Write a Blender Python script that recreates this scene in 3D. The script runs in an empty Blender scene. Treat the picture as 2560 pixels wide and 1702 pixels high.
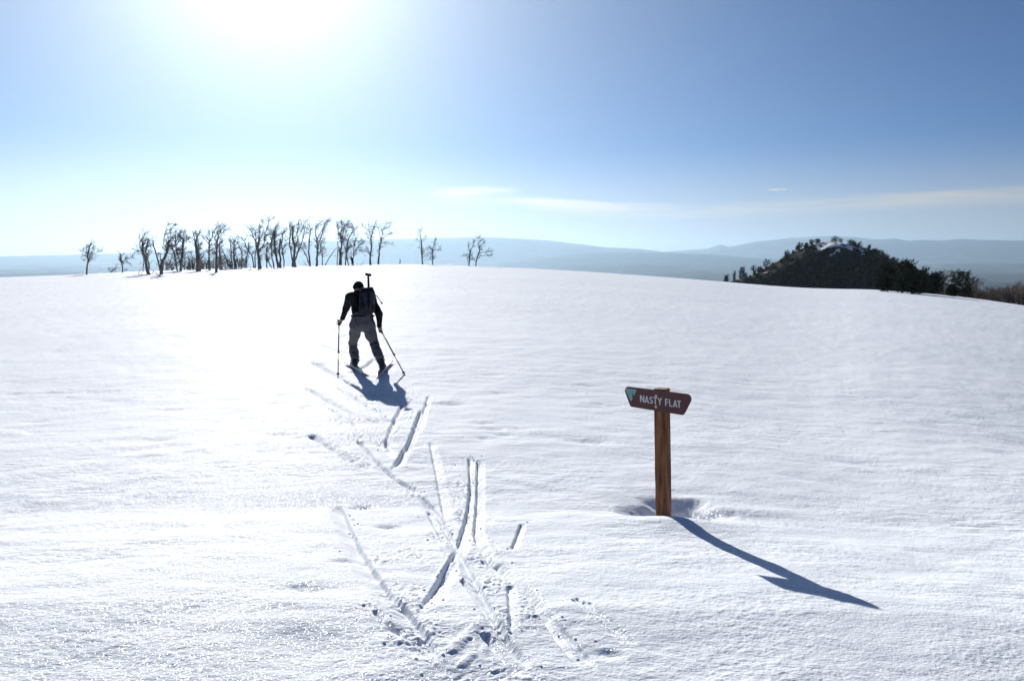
import bpy, math, random
import numpy as np
from mathutils import Vector

R = math.radians
scene = bpy.context.scene
col = scene.collection

# ------------------------------------------------------------------ camera
FPX, CXP, CYP = 1971.0, 1280.0, 851.0          # focal length and centre in photo pixels
PITCH = R(5.3)
CZ = 1.62
cam_d = bpy.data.cameras.new('camera')
cam_d.sensor_fit = 'HORIZONTAL'
cam_d.sensor_width = 36.0
cam_d.lens = 36.0 * FPX / 2560.0
cam_d.clip_start = 0.05
cam_d.clip_end = 200000.0
cam = bpy.data.objects.new('camera', cam_d)
cam.location = (0, 0, CZ)
cam.rotation_euler = (math.pi / 2 - PITCH, 0, 0)
col.objects.link(cam)
scene.camera = cam

# ------------------------------------------------------------------ light
SUN_AZ = R(-16.8)        # left of the view axis (+Y)
SUN_EL = R(22.0)
SUN_DIR = Vector((math.sin(SUN_AZ) * math.cos(SUN_EL), math.cos(SUN_AZ) * math.cos(SUN_EL), math.sin(SUN_EL)))

world = bpy.data.worlds.new('World')
scene.world = world
world.use_nodes = True
WN, WL = world.node_tree.nodes, world.node_tree.links
WN.clear()


def wn(t, **kw):
    n = WN.new(t)
    for k, v in kw.items():
        setattr(n, k, v)
    return n


def wmath(op, a, b=None, c=None):
    n = wn('ShaderNodeMath', operation=op)
    for i, v in enumerate((a, b, c)):
        if v is None:
            continue
        if isinstance(v, (int, float)):
            n.inputs[i].default_value = v
        else:
            WL.new(v, n.inputs[i])
    return n.outputs[0]


sky = wn('ShaderNodeTexSky', sky_type='NISHITA')
sky.sun_disc = False
sky.sun_elevation = SUN_EL
sky.sun_rotation = SUN_AZ
sky.altitude = 2800
sky.air_density = 1.0
sky.dust_density = 0.6
sky.ozone_density = 2.2
tc = wn('ShaderNodeTexCoord')
nrm = wn('ShaderNodeVectorMath', operation='NORMALIZE')
WL.new(tc.outputs['Generated'], nrm.inputs[0])
dotn = wn('ShaderNodeVectorMath', operation='DOT_PRODUCT')
WL.new(nrm.outputs[0], dotn.inputs[0])
dotn.inputs[1].default_value = SUN_DIR
dp = wmath('MAXIMUM', dotn.outputs['Value'], 0.0)
# aureole of the hazy sky round the sun
theta = wmath('MULTIPLY', wmath('ARCCOSINE', wmath('MINIMUM', dp, 1.0)), 180 / math.pi)
glow = wmath('MULTIPLY', wmath('EXPONENT', wmath('MULTIPLY', theta, -1 / 8.8)), 29.0)
sep = wn('ShaderNodeSeparateXYZ')
WL.new(nrm.outputs[0], sep.inputs[0])
elev = wmath('MULTIPLY', wmath('ARCSINE', sep.outputs['Z']), 180 / math.pi)          # degrees
az = wmath('MULTIPLY', wmath('ARCTAN2', sep.outputs['X'], sep.outputs['Y']), 180 / math.pi)
# thin veil of high cloud low over the horizon, streaked along it
mp = wn('ShaderNodeCombineXYZ')
WL.new(wmath('MULTIPLY', az, 0.055), mp.inputs[0])
WL.new(wmath('MULTIPLY', elev, 0.75), mp.inputs[1])
mp.inputs[2].default_value = 3.7
nz = wn('ShaderNodeTexNoise')
nz.inputs['Scale'].default_value = 1.0
nz.inputs['Detail'].default_value = 5.0
nz.inputs['Roughness'].default_value = 0.55
WL.new(mp.outputs[0], nz.inputs['Vector'])
# upper edge of the veil: about 4.6 degrees, wandering along the horizon
edge_in = wmath('DIVIDE', wmath('ADD', az, 180.0), 360.0)
fc = wn('ShaderNodeFloatCurve')
cv = fc.mapping.curves[0]
EDGE = [(-180, 4.8), (-60, 4.6), (-33, 4.3), (-12, 5.0), (-4.5, 5.75), (-1.5, 5.75), (1.5, 5.35), (5, 4.95), (12, 4.6), (18, 4.75), (24, 4.9), (33, 5.0), (60, 4.6), (180, 4.8)]
pts = [((a + 180) / 360, e / 10) for a, e in EDGE]
cv.points[0].location = pts[0]
cv.points[1].location = pts[-1]
for p in pts[1:-1]:
    cv.points.new(*p)
for p in cv.points:
    p.handle_type = 'AUTO_CLAMPED'
fc.mapping.update()
WL.new(edge_in, fc.inputs['Value'])
edge = wmath('ADD', wmath('MULTIPLY', fc.outputs[0], 10.0), wmath('MULTIPLY', wmath('SUBTRACT', nz.outputs['Fac'], 0.5), 1.3))
below = wmath('SUBTRACT', edge, elev)          # degrees below the veil's edge
mr = wn('ShaderNodeMapRange', interpolation_type='SMOOTHSTEP')
WL.new(below, mr.inputs[0])
mr.inputs[1].default_value = -0.1
mr.inputs[2].default_value = 0.55
mr2 = wn('ShaderNodeMapRange', interpolation_type='SMOOTHSTEP')
WL.new(below, mr2.inputs[0])
mr2.inputs[1].default_value = 0.3
mr2.inputs[2].default_value = 1.6
mr2.inputs[3].default_value = 1.0
mr2.inputs[4].default_value = 0.0
mr3 = wn('ShaderNodeMapRange', interpolation_type='SMOOTHSTEP')      # smooth paling towards the horizon
WL.new(elev, mr3.inputs[0])
mr3.inputs[1].default_value = 9.0
mr3.inputs[2].default_value = 0.5
mr3.inputs[3].default_value = 0.0
mr3.inputs[4].default_value = 0.74
mr4 = wn('ShaderNodeMapRange', interpolation_type='SMOOTHSTEP')      # streaks only where the noise is dense
WL.new(nz.outputs['Fac'], mr4.inputs[0])
mr4.inputs[1].default_value = 0.36
mr4.inputs[2].default_value = 0.62
streak = wmath('MULTIPLY', wmath('MULTIPLY', mr.outputs[0], mr2.outputs[0]), wmath('ADD', 0.14, wmath('MULTIPLY', mr4.outputs[0], 0.80)))
mr5 = wn('ShaderNodeMapRange', interpolation_type='SMOOTHSTEP')
WL.new(az, mr5.inputs[0])
mr5.inputs[1].default_value = -7.0
mr5.inputs[2].default_value = -2.5
veil = wmath('ADD', wmath('MULTIPLY', streak, mr5.outputs[0]), mr3.outputs[0])
# one small bright puff above the veil
dx = wmath('DIVIDE', wmath('SUBTRACT', az, 18.4), 1.1)
dy = wmath('DIVIDE', wmath('SUBTRACT', elev, 5.25), 0.18)
nz2 = wn('ShaderNodeTexNoise')
nz2.inputs['Scale'].default_value = 1.6
nz2.inputs['Detail'].default_value = 4.0
mp2 = wn('ShaderNodeCombineXYZ')
WL.new(az, mp2.inputs[0])
WL.new(wmath('MULTIPLY', elev, 4.0), mp2.inputs[1])
WL.new(mp2.outputs[0], nz2.inputs['Vector'])
puff = wmath('SUBTRACT', wmath('ADD', 1.0, wmath('MULTIPLY', wmath('SUBTRACT', nz2.outputs['Fac'], 0.55), 2.2)), wmath('ADD', wmath('MULTIPLY', dx, dx), wmath('MULTIPLY', dy, dy)))
puff = wmath('MULTIPLY', wmath('MINIMUM', wmath('MAXIMUM', puff, 0.0), 1.0), 0.85)
cloud = wmath('MINIMUM', wmath('MAXIMUM', veil, puff), 1.0)
tint = wn('ShaderNodeMix', data_type='RGBA', blend_type='MULTIPLY')
tint.inputs[0].default_value = 1.0
WL.new(sky.outputs[0], tint.inputs[6])
tint.inputs[7].default_value = (0.16, 0.48, 0.87, 1)
gcol = wn('ShaderNodeVectorMath', operation='SCALE')
gcol.inputs[0].default_value = (1.02, 1.0, 0.86)
WL.new(glow, gcol.inputs['Scale'])
addg = wn('ShaderNodeVectorMath', operation='ADD')
WL.new(tint.outputs[2], addg.inputs[0])
WL.new(gcol.outputs[0], addg.inputs[1])
# cloud colour: lit from behind, so it follows the aureole
ccol = wn('ShaderNodeVectorMath', operation='SCALE')
ccol.inputs[0].default_value = (1.05, 0.945, 0.81)
WL.new(wmath('ADD', 8.2, wmath('MULTIPLY', glow, 3.0)), ccol.inputs['Scale'])
mixc = wn('ShaderNodeMix', data_type='RGBA')
WL.new(cloud, mixc.inputs[0])
WL.new(addg.outputs[0], mixc.inputs[6])
WL.new(ccol.outputs[0], mixc.inputs[7])
bg = wn('ShaderNodeBackground')
bg.inputs['Strength'].default_value = 0.05
WL.new(mixc.outputs[2], bg.inputs['Color'])
wo = wn('ShaderNodeOutputWorld')
WL.new(bg.outputs[0], wo.inputs['Surface'])

sun_d = bpy.data.lights.new('sun', 'SUN')
sun_d.energy = 5.0
sun_d.angle = R(0.53)
sun_d.color = (1.0, 0.97, 0.92)
sun = bpy.data.objects.new('sun', sun_d)
sun.rotation_euler = SUN_DIR.to_track_quat('Z', 'Y').to_euler()
col.objects.link(sun)

vs = scene.view_settings
scene.display_settings.display_device = 'sRGB'
vs.view_transform = 'Standard'
vs.look = 'None'
vs.gamma = 1.0
vs.use_curve_mapping = False
vs.exposure = 0.38
scene.render.engine = 'CYCLES'
scene.cycles.max_bounces = 4
scene.cycles.diffuse_bounces = 2
scene.cycles.glossy_bounces = 2
scene.cycles.volume_bounces = 0
scene.cycles.use_denoising = True
scene.cycles.caustics_reflective = False
scene.cycles.caustics_refractive = False

# ------------------------------------------------------------------ pixel rays
SP, CP = math.sin(PITCH), math.cos(PITCH)


def ray(px, py):
    cx, cy = (px - CXP) / FPX, (CYP - py) / FPX
    return np.array((cx, CP + cy * SP, -SP + cy * CP))


def at(px, py, depth):
    """the point that the photo shows at this pixel, `depth` metres ahead"""
    d = ray(px, py)
    return np.array((0, 0, CZ)) + d * (depth / d[1])


def slope(py):
    cy = (CYP - py) / FPX
    return (-SP + cy * CP) / (CP + cy * SP)


# ------------------------------------------------------------------ noise
_rs = np.random.RandomState(7)
_perm = _rs.permutation(4096).astype(np.int64)
_perm = np.concatenate([_perm, _perm])
_gang = _rs.rand(4096) * 2 * np.pi
_gx, _gy = np.cos(_gang), np.sin(_gang)


def perlin(x, y):
    xi, yi = np.floor(x).astype(np.int64), np.floor(y).astype(np.int64)
    fx, fy = x - xi, y - yi
    u, v = fx * fx * fx * (fx * (fx * 6 - 15) + 10), fy * fy * fy * (fy * (fy * 6 - 15) + 10)

    def g(ix, iy, dx, dy):
        h = _perm[(_perm[ix & 4095] + iy) & 4095]
        return _gx[h] * dx + _gy[h] * dy
    a = g(xi, yi, fx, fy)
    b = g(xi + 1, yi, fx - 1, fy)
    c = g(xi, yi + 1, fx, fy - 1)
    d = g(xi + 1, yi + 1, fx - 1, fy - 1)
    return (a + u * (b - a)) + v * ((c + u * (d - c)) - (a + u * (b - a)))


def sstep(a, b, x):
    t = np.clip((x - a) / (b - a), 0, 1)
    return t * t * (3 - 2 * t)


# ------------------------------------------------------------------ terrain of the snow field
CREST = np.array([(-900, 712), (0, 694), (190, 687.5), (290, 681.5), (345, 679), (422, 676), (498, 674), (600, 671.2), (660, 669), (750, 666), (810, 664),
                  (890, 662), (990, 659.8), (1050, 660.5), (1120, 662.7), (1200, 666.5), (1290, 670), (1450, 678), (1600, 688), (1740, 698.5), (1780, 702), (1880, 711),
                  (1980, 718.5), (2080, 722.5), (2180, 724), (2240, 728), (2330, 735), (2400, 742), (2480, 752), (2560, 763), (2700, 784), (3200, 850)])
_cu = (CREST[:, 0] - CXP) / FPX / 1.0
_ck = np.array([slope(y) for y in CREST[:, 1]])
_du = (np.array([-900, 0, 1200, 1500, 1900, 2200, 2400, 2560, 3200]) - CXP) / FPX
_dc = np.array([120, 135, 142, 135, 125, 118, 105, 95, 80.0])


def base_z(x, y):
    x, y = np.asarray(x, float), np.asarray(y, float)
    yy = np.maximum(y, 0.0)
    u = np.clip(x / np.maximum(yy, 10.0), -1.0, 0.95)
    k = np.interp(u, _cu, _ck)
    # soften the kinks of the crest line
    for o in (0.012, 0.024):
        k = k + np.interp(u + o, _cu, _ck) + np.interp(u - o, _cu, _ck)
    k = k / 5.0
    dc = np.interp(u, _du, _dc)
    dip = 0.20 * np.clip((yy - 3.65) / 2.15, 0, 1) + 0.08 * sstep(6, 13, yy)
    t = yy / dc
    g = np.where(t < 1, 1 - 3 * np.clip(t, 0, 1) ** 2 + 2 * np.clip(t, 0, 1) ** 3, 3 * (np.maximum(t, 1) - 1) ** 2)
    return CZ + k * yy - (CZ + dip) * g


def ground_hit(px, py, tmax=400.0):
    """first point of the snow field along the ray of a pixel, or the crest point when the ray clears it"""
    d = ray(px, py)
    d = d / d[1]
    ys = np.concatenate([np.linspace(1.5, 30, 1500), np.linspace(30.02, 220, 2500)])
    gap = CZ + d[2] * ys - base_z(d[0] * ys, ys)
    hit = np.nonzero(gap <= 0)[0]
    if len(hit):
        i = hit[0]
        yv = ys[i]
        if i > 0:
            g0, g1 = gap[i - 1], gap[i]
            yv = ys[i - 1] + (ys[i] - ys[i - 1]) * g0 / (g0 - g1 + 1e-12)
    else:
        m = ys > 60
        yv = ys[m][np.argmin(gap[m])]
    return np.array((d[0] * yv, yv, float(base_z(d[0] * yv, yv))))


def zz(ox, oy, f):
    return lambda p: (ox + p[0] / f, oy + p[1] / f)


Z = {'a': zz(190, 540, 9.8), 'b': zz(330, 540, 9.8), 'c': zz(460, 540, 9.8), 'd': zz(580, 530, 9.8), 'e': zz(700, 530, 9.8),
     'f': zz(820, 530, 9.8), 'g': zz(990, 540, 7.863), 's': zz(740, 660, 4.2375), 't': zz(740, 960, 2.1133), 'n': zz(740, 1250, 2.621),
     'q': zz(0, 0, 0.9211), 'p': zz(1500, 920, 3.733), 'h': zz(1550, 950, 12.416), 'x': zz(2080, 580, 8.712), 'y': zz(2300, 640, 9.073), 'w': zz(1780, 570, 7.372)}

# ------------------------------------------------------------------ mesh helpers


def link(o, parent=None, label=None, cat=None, group=None, kind=None):
    col.objects.link(o)
    if parent is not None:
        o.parent = parent
    if label:
        o['label'] = label
    if cat:
        o['category'] = cat
    if group:
        o['group'] = group
    if kind:
        o['kind'] = kind
    return o


def empty(name, loc, label, cat, group=None):
    o = bpy.data.objects.new(name, None)
    o.location = loc
    o.empty_display_size = 0.2
    return link(o, None, label, cat, group)


def np_mesh(name, V, F, mat, smooth=True):
    """V (n,3), F (m,3) or (m,4) integer array"""
    V = np.asarray(V, np.float32)
    F = np.asarray(F, np.int32)
    me = bpy.data.meshes.new(name)
    me.vertices.add(len(V))
    me.vertices.foreach_set('co', V.ravel())
    k = F.shape[1]
    me.loops.add(F.size)
    me.loops.foreach_set('vertex_index', F.ravel())
    me.polygons.add(len(F))
    me.polygons.foreach_set('loop_start', np.arange(0, F.size, k, dtype=np.int32))
    me.polygons.foreach_set('use_smooth', np.full(len(F), smooth, bool))
    me.update(calc_edges=True)
    me.validate()
    if mat is not None:
        me.materials.append(mat)
    return me


def mesh_obj(name, me, parent=None, origin=None, **kw):
    """link mesh data given in world coordinates; origin shifts it to a local frame"""
    o = bpy.data.objects.new(name, me)
    return link(o, parent, **kw)


class MB:
    """collects quads/tris as python lists"""

    def __init__(self):
        self.v, self.f = [], []

    def tube(self, pts, radii, n=6, cap=True):
        pts = [Vector(p) for p in pts]
        b = len(self.v)
        m = len(pts)
        ref = Vector((0.3, 0.9, 0.2)).normalized()
        for i, p in enumerate(pts):
            t = (pts[min(i + 1, m - 1)] - pts[max(i - 1, 0)])
            if t.length < 1e-9:
                t = Vector((0, 0, 1))
            t.normalize()
            a = t.cross(ref)
            if a.length < 1e-3:
                a = t.cross(Vector((1, 0, 0)))
            a.normalize()
            c = t.cross(a)
            for j in range(n):
                th = 2 * math.pi * j / n
                self.v.append(p + (a * math.cos(th) + c * math.sin(th)) * radii[i])
        for i in range(m - 1):
            for j in range(n):
                q = b + i * n
                self.f.append((q + j, q + (j + 1) % n, q + n + (j + 1) % n, q + n + j))
        if cap:
            self.f.append(tuple(b + j for j in range(n - 1, -1, -1)))
            self.f.append(tuple(b + (m - 1) * n + j for j in range(n)))

    def prism(self, poly, frame, z0, z1):
        """polygon [(a,b)] in frame (origin, ax, ay, az) extruded from z0 to z1"""
        o, ax, ay, azz = [Vector(q) for q in frame]
        b, n = len(self.v), len(poly)
        for zc in (z0, z1):
            for (p, q) in poly:
                self.v.append(o + ax * p + ay * q + azz * zc)
        self.f.append(tuple(b + i for i in range(n - 1, -1, -1)))
        self.f.append(tuple(b + n + i for i in range(n)))
        for i in range(n):
            j = (i + 1) % n
            self.f.append((b + i, b + j, b + n + j, b + n + i))

    def build(self, name, mat, parent=None, smooth=True, origin=None, fix=False, **kw):
        me = bpy.data.meshes.new(name)
        og = Vector(origin) if origin is not None else Vector((0, 0, 0))
        me.from_pydata([tuple(Vector(p) - og) for p in self.v], [], self.f)
        me.polygons.foreach_set('use_smooth', [smooth] * len(me.polygons))
        if fix:
            import bmesh
            bm = bmesh.new()
            bm.from_mesh(me)
            bmesh.ops.recalc_face_normals(bm, faces=bm.faces)
            bm.to_mesh(me)
            bm.free()
        me.materials.append(mat)
        me.update()
        o = bpy.data.objects.new(name, me)
        return link(o, parent, **kw)


# ------------------------------------------------------------------ materials
def material(name, color, rough=0.8, spec=0.3, vary=None, scale=8.0, bump=0.0, bump_scale=40.0, metallic=0.0, stretch=(1, 1, 1), detail=4.0):
    m = bpy.data.materials.new(name)
    m.use_nodes = True
    N, L = m.node_tree.nodes, m.node_tree.links
    b = N['Principled BSDF']
    b.inputs['Base Color'].default_value = (*color, 1)
    b.inputs['Roughness'].default_value = rough
    b.inputs['Specular IOR Level'].default_value = spec
    b.inputs['Metallic'].default_value = metallic
    t = N.new('ShaderNodeTexCoord')
    mp_ = N.new('ShaderNodeMapping')
    mp_.inputs['Scale'].default_value = stretch
    L.new(t.outputs['Object'], mp_.inputs[0])
    if vary is not None:
        nn = N.new('ShaderNodeTexNoise')
        nn.inputs['Scale'].default_value = scale
        nn.inputs['Detail'].default_value = detail
        L.new(mp_.outputs[0], nn.inputs['Vector'])
        cr = N.new('ShaderNodeValToRGB')
        cr.color_ramp.elements[0].position = 0.32
        cr.color_ramp.elements[0].color = (*color, 1)
        cr.color_ramp.elements[1].position = 0.68
        cr.color_ramp.elements[1].color = (*vary, 1)
        L.new(nn.outputs['Fac'], cr.inputs[0])
        L.new(cr.outputs[0], b.inputs['Base Color'])
    if bump:
        n2 = N.new('ShaderNodeTexNoise')
        n2.inputs['Scale'].default_value = bump_scale
        n2.inputs['Detail'].default_value = 4.0
        L.new(mp_.outputs[0], n2.inputs['Vector'])
        bp = N.new('ShaderNodeBump')
        bp.inputs['Strength'].default_value = 0.6
        bp.inputs['Distance'].default_value = bump
        L.new(n2.outputs['Fac'], bp.inputs['Height'])
        L.new(bp.outputs[0], b.inputs['Normal'])
    return m


def snow_material():
    m = bpy.data.materials.new('snow')
    m.use_nodes = True
    N, L = m.node_tree.nodes, m.node_tree.links
    b = N['Principled BSDF']
    b.inputs['Base Color'].default_value = (0.89, 0.92, 0.955, 1)
    b.inputs['Roughness'].default_value = 0.78
    b.inputs['Specular IOR Level'].default_value = 0.22

    t = N.new('ShaderNodeTexCoord')
    mpn = N.new('ShaderNodeMapping')
    mpn.inputs['Scale'].default_value = (0.9, 1.0, 1.0)
    L.new(t.outputs['Object'], mpn.inputs[0])
    n1 = N.new('ShaderNodeTexNoise')
    n1.inputs['Scale'].default_value = 70.0
    n1.inputs['Detail'].default_value = 4.0
    n1.inputs['Roughness'].default_value = 0.6
    L.new(mpn.outputs[0], n1.inputs['Vector'])
    bp = N.new('ShaderNodeBump')
    bp.inputs['Strength'].default_value = 0.8
    bp.inputs['Distance'].default_value = 0.0065
    L.new(n1.outputs['Fac'], bp.inputs['Height'])
    n3 = N.new('ShaderNodeTexNoise')
    n3.inputs['Scale'].default_value = 6.5
    n3.inputs['Detail'].default_value = 5.0
    n3.inputs['Roughness'].default_value = 0.62
    mp3 = N.new('ShaderNodeMapping')
    mp3.inputs['Scale'].default_value = (0.62, 1.0, 1.0)
    L.new(t.outputs['Object'], mp3.inputs[0])
    L.new(mp3.outputs[0], n3.inputs['Vector'])
    n4 = N.new('ShaderNodeTexNoise')
    n4.inputs['Scale'].default_value = 0.55
    n4.inputs['Detail'].default_value = 3.0
    L.new(mp3.outputs[0], n4.inputs['Vector'])
    pr4 = N.new('ShaderNodeMapRange')
    L.new(n4.outputs['Fac'], pr4.inputs[0])
    pr4.inputs[1].default_value, pr4.inputs[2].default_value = 0.36, 0.62
    pr4.inputs[3].default_value, pr4.inputs[4].default_value = 0.25, 1.0
    bp2 = N.new('ShaderNodeBump')
    L.new(pr4.outputs[0], bp2.inputs['Strength'])
    bp2.inputs['Distance'].default_value = 0.034
    L.new(n3.outputs['Fac'], bp2.inputs['Height'])
    L.new(bp2.outputs[0], bp.inputs['Normal'])
    L.new(bp.outputs[0], b.inputs['Normal'])
    # ice crystals: a few facets turned at random that catch the sun
    vo = N.new('ShaderNodeTexVoronoi')
    vo.inputs['Scale'].default_value = 260.0
    L.new(t.outputs['Object'], vo.inputs['Vector'])
    sub = N.new('ShaderNodeVectorMath')
    sub.operation = 'SUBTRACT'
    L.new(vo.outputs['Color'], sub.inputs[0])
    sub.inputs[1].default_value = (0.5, 0.5, 0.3)
    sc = N.new('ShaderNodeVectorMath')
    sc.operation = 'SCALE'
    L.new(sub.outputs[0], sc.inputs[0])
    sc.inputs['Scale'].default_value = 1.3
    ge = N.new('ShaderNodeNewGeometry')
    ad = N.new('ShaderNodeVectorMath')
    ad.operation = 'ADD'
    L.new(ge.outputs['Normal'], ad.inputs[0])
    L.new(sc.outputs[0], ad.inputs[1])
    no = N.new('ShaderNodeVectorMath')
    no.operation = 'NORMALIZE'
    L.new(ad.outputs[0], no.inputs[0])
    gl = N.new('ShaderNodeBsdfGlossy')
    gl.inputs['Roughness'].default_value = 0.42
    gl.inputs['Color'].default_value = (0.95, 0.97, 1, 1)
    L.new(no.outputs[0], gl.inputs['Normal'])
    sp = N.new('ShaderNodeSeparateColor')
    L.new(vo.outputs['Color'], sp.inputs[0])
    gt = N.new('ShaderNodeMath')
    gt.operation = 'GREATER_THAN'
    L.new(sp.outputs[1], gt.inputs[0])
    gt.inputs[1].default_value = 0.96
    mu = N.new('ShaderNodeMath')
    mu.operation = 'MULTIPLY'
    L.new(gt.outputs[0], mu.inputs[0])
    mu.inputs[1].default_value = 0.22
    # most light is scattered among the grains, a part glances off the crust
    df = N.new('ShaderNodeBsdfDiffuse')
    df.inputs['Color'].default_value = b.inputs['Base Color'].default_value
    L.new(bp.outputs[0], df.inputs['Normal'])
    m0 = N.new('ShaderNodeMixShader')
    m0.inputs[0].default_value = 0.62
    L.new(df.outputs[0], m0.inputs[1])
    L.new(b.outputs[0], m0.inputs[2])
    mx = N.new('ShaderNodeMixShader')
    L.new(mu.outputs[0], mx.inputs[0])
    L.new(m0.outputs[0], mx.inputs[1])
    L.new(gl.outputs[0], mx.inputs[2])
    L.new(mx.outputs[0], N['Material Output'].inputs['Surface'])
    return m


def vary_by_object(m, lo, hi):
    """each plant a little paler or darker than the next"""
    N, L = m.node_tree.nodes, m.node_tree.links
    b = N['Principled BSDF']
    src = b.inputs['Base Color'].links[0].from_socket
    oi = N.new('ShaderNodeObjectInfo')
    mr_ = N.new('ShaderNodeMapRange')
    L.new(oi.outputs['Random'], mr_.inputs[0])
    mr_.inputs[3].default_value, mr_.inputs[4].default_value = lo, hi
    vm = N.new('ShaderNodeVectorMath')
    vm.operation = 'SCALE'
    L.new(src, vm.inputs[0])
    L.new(mr_.outputs[0], vm.inputs['Scale'])
    L.new(vm.outputs[0], b.inputs['Base Color'])


M_SNOW = snow_material()
M_BARK = material('bark', (0.12, 0.095, 0.085), 0.9, 0.1, vary=(0.30, 0.25, 0.22), scale=2.2, stretch=(1, 1, 0.35))
M_TWIG = material('twig', (0.10, 0.08, 0.07), 0.9, 0.1, vary=(0.20, 0.16, 0.135), scale=1.5)
M_SCRUB = material('scrub_twig', (0.11, 0.085, 0.065), 0.9, 0.1, vary=(0.2, 0.16, 0.125), scale=1.2)
M_NEEDLE = material('needles', (0.014, 0.020, 0.009), 0.85, 0.08, vary=(0.040, 0.046, 0.020), scale=0.9)
M_NEEDLE2 = material('needles_dark', (0.010, 0.015, 0.008), 0.85, 0.08, vary=(0.028, 0.035, 0.018), scale=0.8)
vary_by_object(M_NEEDLE, 0.45, 1.5)
vary_by_object(M_NEEDLE2, 0.4, 1.4)
vary_by_object(M_BARK, 0.7, 1.25)
vary_by_object(M_SCRUB, 0.7, 1.3)
M_CBARK = material('conifer_bark', (0.07, 0.05, 0.038), 0.9, 0.1, vary=(0.14, 0.1, 0.075), scale=3)

# ------------------------------------------------------------------ snow field
# ski marks: (key, points, half width m, depth m, raggedness)
TRACKS = [
    ('t', [(40, 22), (180, 98), (290, 155), (380, 187), (490, 218)], 0.050, 0.045, 0.25),
    ('t', [(215, 22), (350, 100), (420, 145), (500, 182)], 0.028, 0.035, 0.2),
    ('t', [(560, 100), (510, 200), (480, 285), (462, 345)], 0.030, 0.045, 0.2),
    ('t', [(660, 130), (605, 280), (560, 365), (505, 450)], 0.040, 0.055, 0.35),
    ('t', [(60, 260), (190, 340), (290, 405), (400, 455)], 0.052, 0.050, 0.3),
    ('t', [(315, 285), (420, 410), (530, 510), (665, 582)], 0.022, 0.050, 0.15),
    ('t', [(665, 582), (760, 690), (850, 860), (930, 1000), (1010, 1150), (1090, 1320), (1175, 1430), (1240, 1540)], -0.030, 0.040, 0.3),
    ('t', [(705, 300), (740, 450), (765, 600), (790, 720)], 0.034, 0.022, 0.15),
    ('t', [(913, 370), (922, 550), (902, 700), (850, 860), (780, 990), (700, 1120), (640, 1230)], 0.028, 0.050, 0.35),
    ('t', [(960, 380), (955, 600), (940, 790), (1000, 910), (1100, 1000), (1200, 1090), (1290, 1200), (1400, 1370), (1500, 1500)], 0.034, 0.055, 0.4),
    ('t', [(225, 620), (300, 800), (380, 950), (470, 1080), (565, 1185), (640, 1270), (720, 1400), (770, 1540)], -0.048, 0.036, 0.25),
    ('n', [(1060, 490), (1160, 620), (1260, 770), (1330, 870), (1450, 1005), (1560, 1130)], 0.016, 0.040, 0.15),
    ('n', [(1390, 540), (1402, 700), (1412, 890)], 0.022, 0.022, 0.25),
    ('n', [(480, 690), (570, 822), (640, 860), (720, 900), (860, 990), (930, 1110), (990, 1195)], 0.016, 0.022, 0.9),
    ('n', [(1770, 625), (1900, 742), (2060, 850), (2180, 985)], 0.010, 0.018, 0.1),
    ('n', [(1800, 622), (1935, 742), (2100, 850), (2220, 985)], 0.010, 0.018, 0.1),
    ('n', [(1835, 640), (1975, 762), (2140, 870), (2250, 985)], 0.010, 0.016, 0.1),
    ('n', [(1880, 650), (2020, 780), (2180, 880), (2275, 990)], 0.008, 0.014, 0.1),
    ('n', [(1475, 160), (1410, 318)], 0.014, 0.03, 0.2),
    ('n', [(860, 60), (930, 180), (985, 290)], 0.045, 0.03, 0.5),
    ('n', [(1180, 840), (1290, 960), (1400, 1080), (1480, 1185)], 0.030, 0.030, 0.4),
    ('n', [(1400, 480), (1560, 640), (1700, 790), (1850, 960), (1990, 1120)], -0.022, 0.026, 0.2),
    ('t', [(180, 130), (300, 215), (420, 300), (520, 400)], 0.040, 0.030, 0.3),
    ('t', [(700, 60), (660, 180), (640, 260)], 0.035, 0.035, 0.3),
    ('s', [(255, 585), (350, 612), (450, 632)], 0.07, 0.065, 0.25),
    ('s', [(190, 650), (320, 688), (480, 720)], 0.07, 0.065, 0.25),
    ('s', [(170, 735), (260, 757), (400, 796), (570, 832)], 0.07, 0.065, 0.25),
    ('s', [(180, 846), (300, 890), (440, 938), (585, 980)], 0.07, 0.065, 0.25),
    ('s', [(165, 1048), (290, 1120), (430, 1190), (500, 1230)], 0.07, 0.065, 0.3),
    ('s', [(610, 566), (540, 590), (460, 608)], 0.06, 0.05, 0.3),
    ('s', [(570, 643), (460, 672), (350, 700)], 0.06, 0.05, 0.3),
    ('s', [(565, 750), (460, 794)], 0.06, 0.06, 0.3),
    ('s', [(700, 855), (600, 890), (500, 920)], 0.06, 0.06, 0.3),
    ('s', [(835, 1010), (760, 1070), (680, 1112)], 0.06, 0.06, 0.25),
    ('s', [(640, 1130), (550, 1162)], 0.05, 0.05, 0.3),
    ('s', [(390, 389), (520, 403)], 0.08, 0.07, 0.3),
    ('s', [(330, 354), (500, 378)], 0.08, 0.07, 0.3),
    ('s', [(400, 300), (520, 320)], 0.09, 0.07, 0.3),
    ('s', [(370, 240), (440, 290)], 0.10, 0.07, 0.5),
    ('s', [(480, 225), (560, 168)], 0.10, 0.07, 0.4),
    ('s', [(900, 341), (980, 332), (1090, 327)], 0.07, 0.06, 0.3),
    ('s', [(450, 1205), (600, 1300), (720, 1340), (840, 1372)], 0.030, 0.04, 0.3),
    ('s', [(490, 1340), (620, 1430), (760, 1510), (860, 1568)], 0.030, 0.035, 0.3),
]


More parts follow.
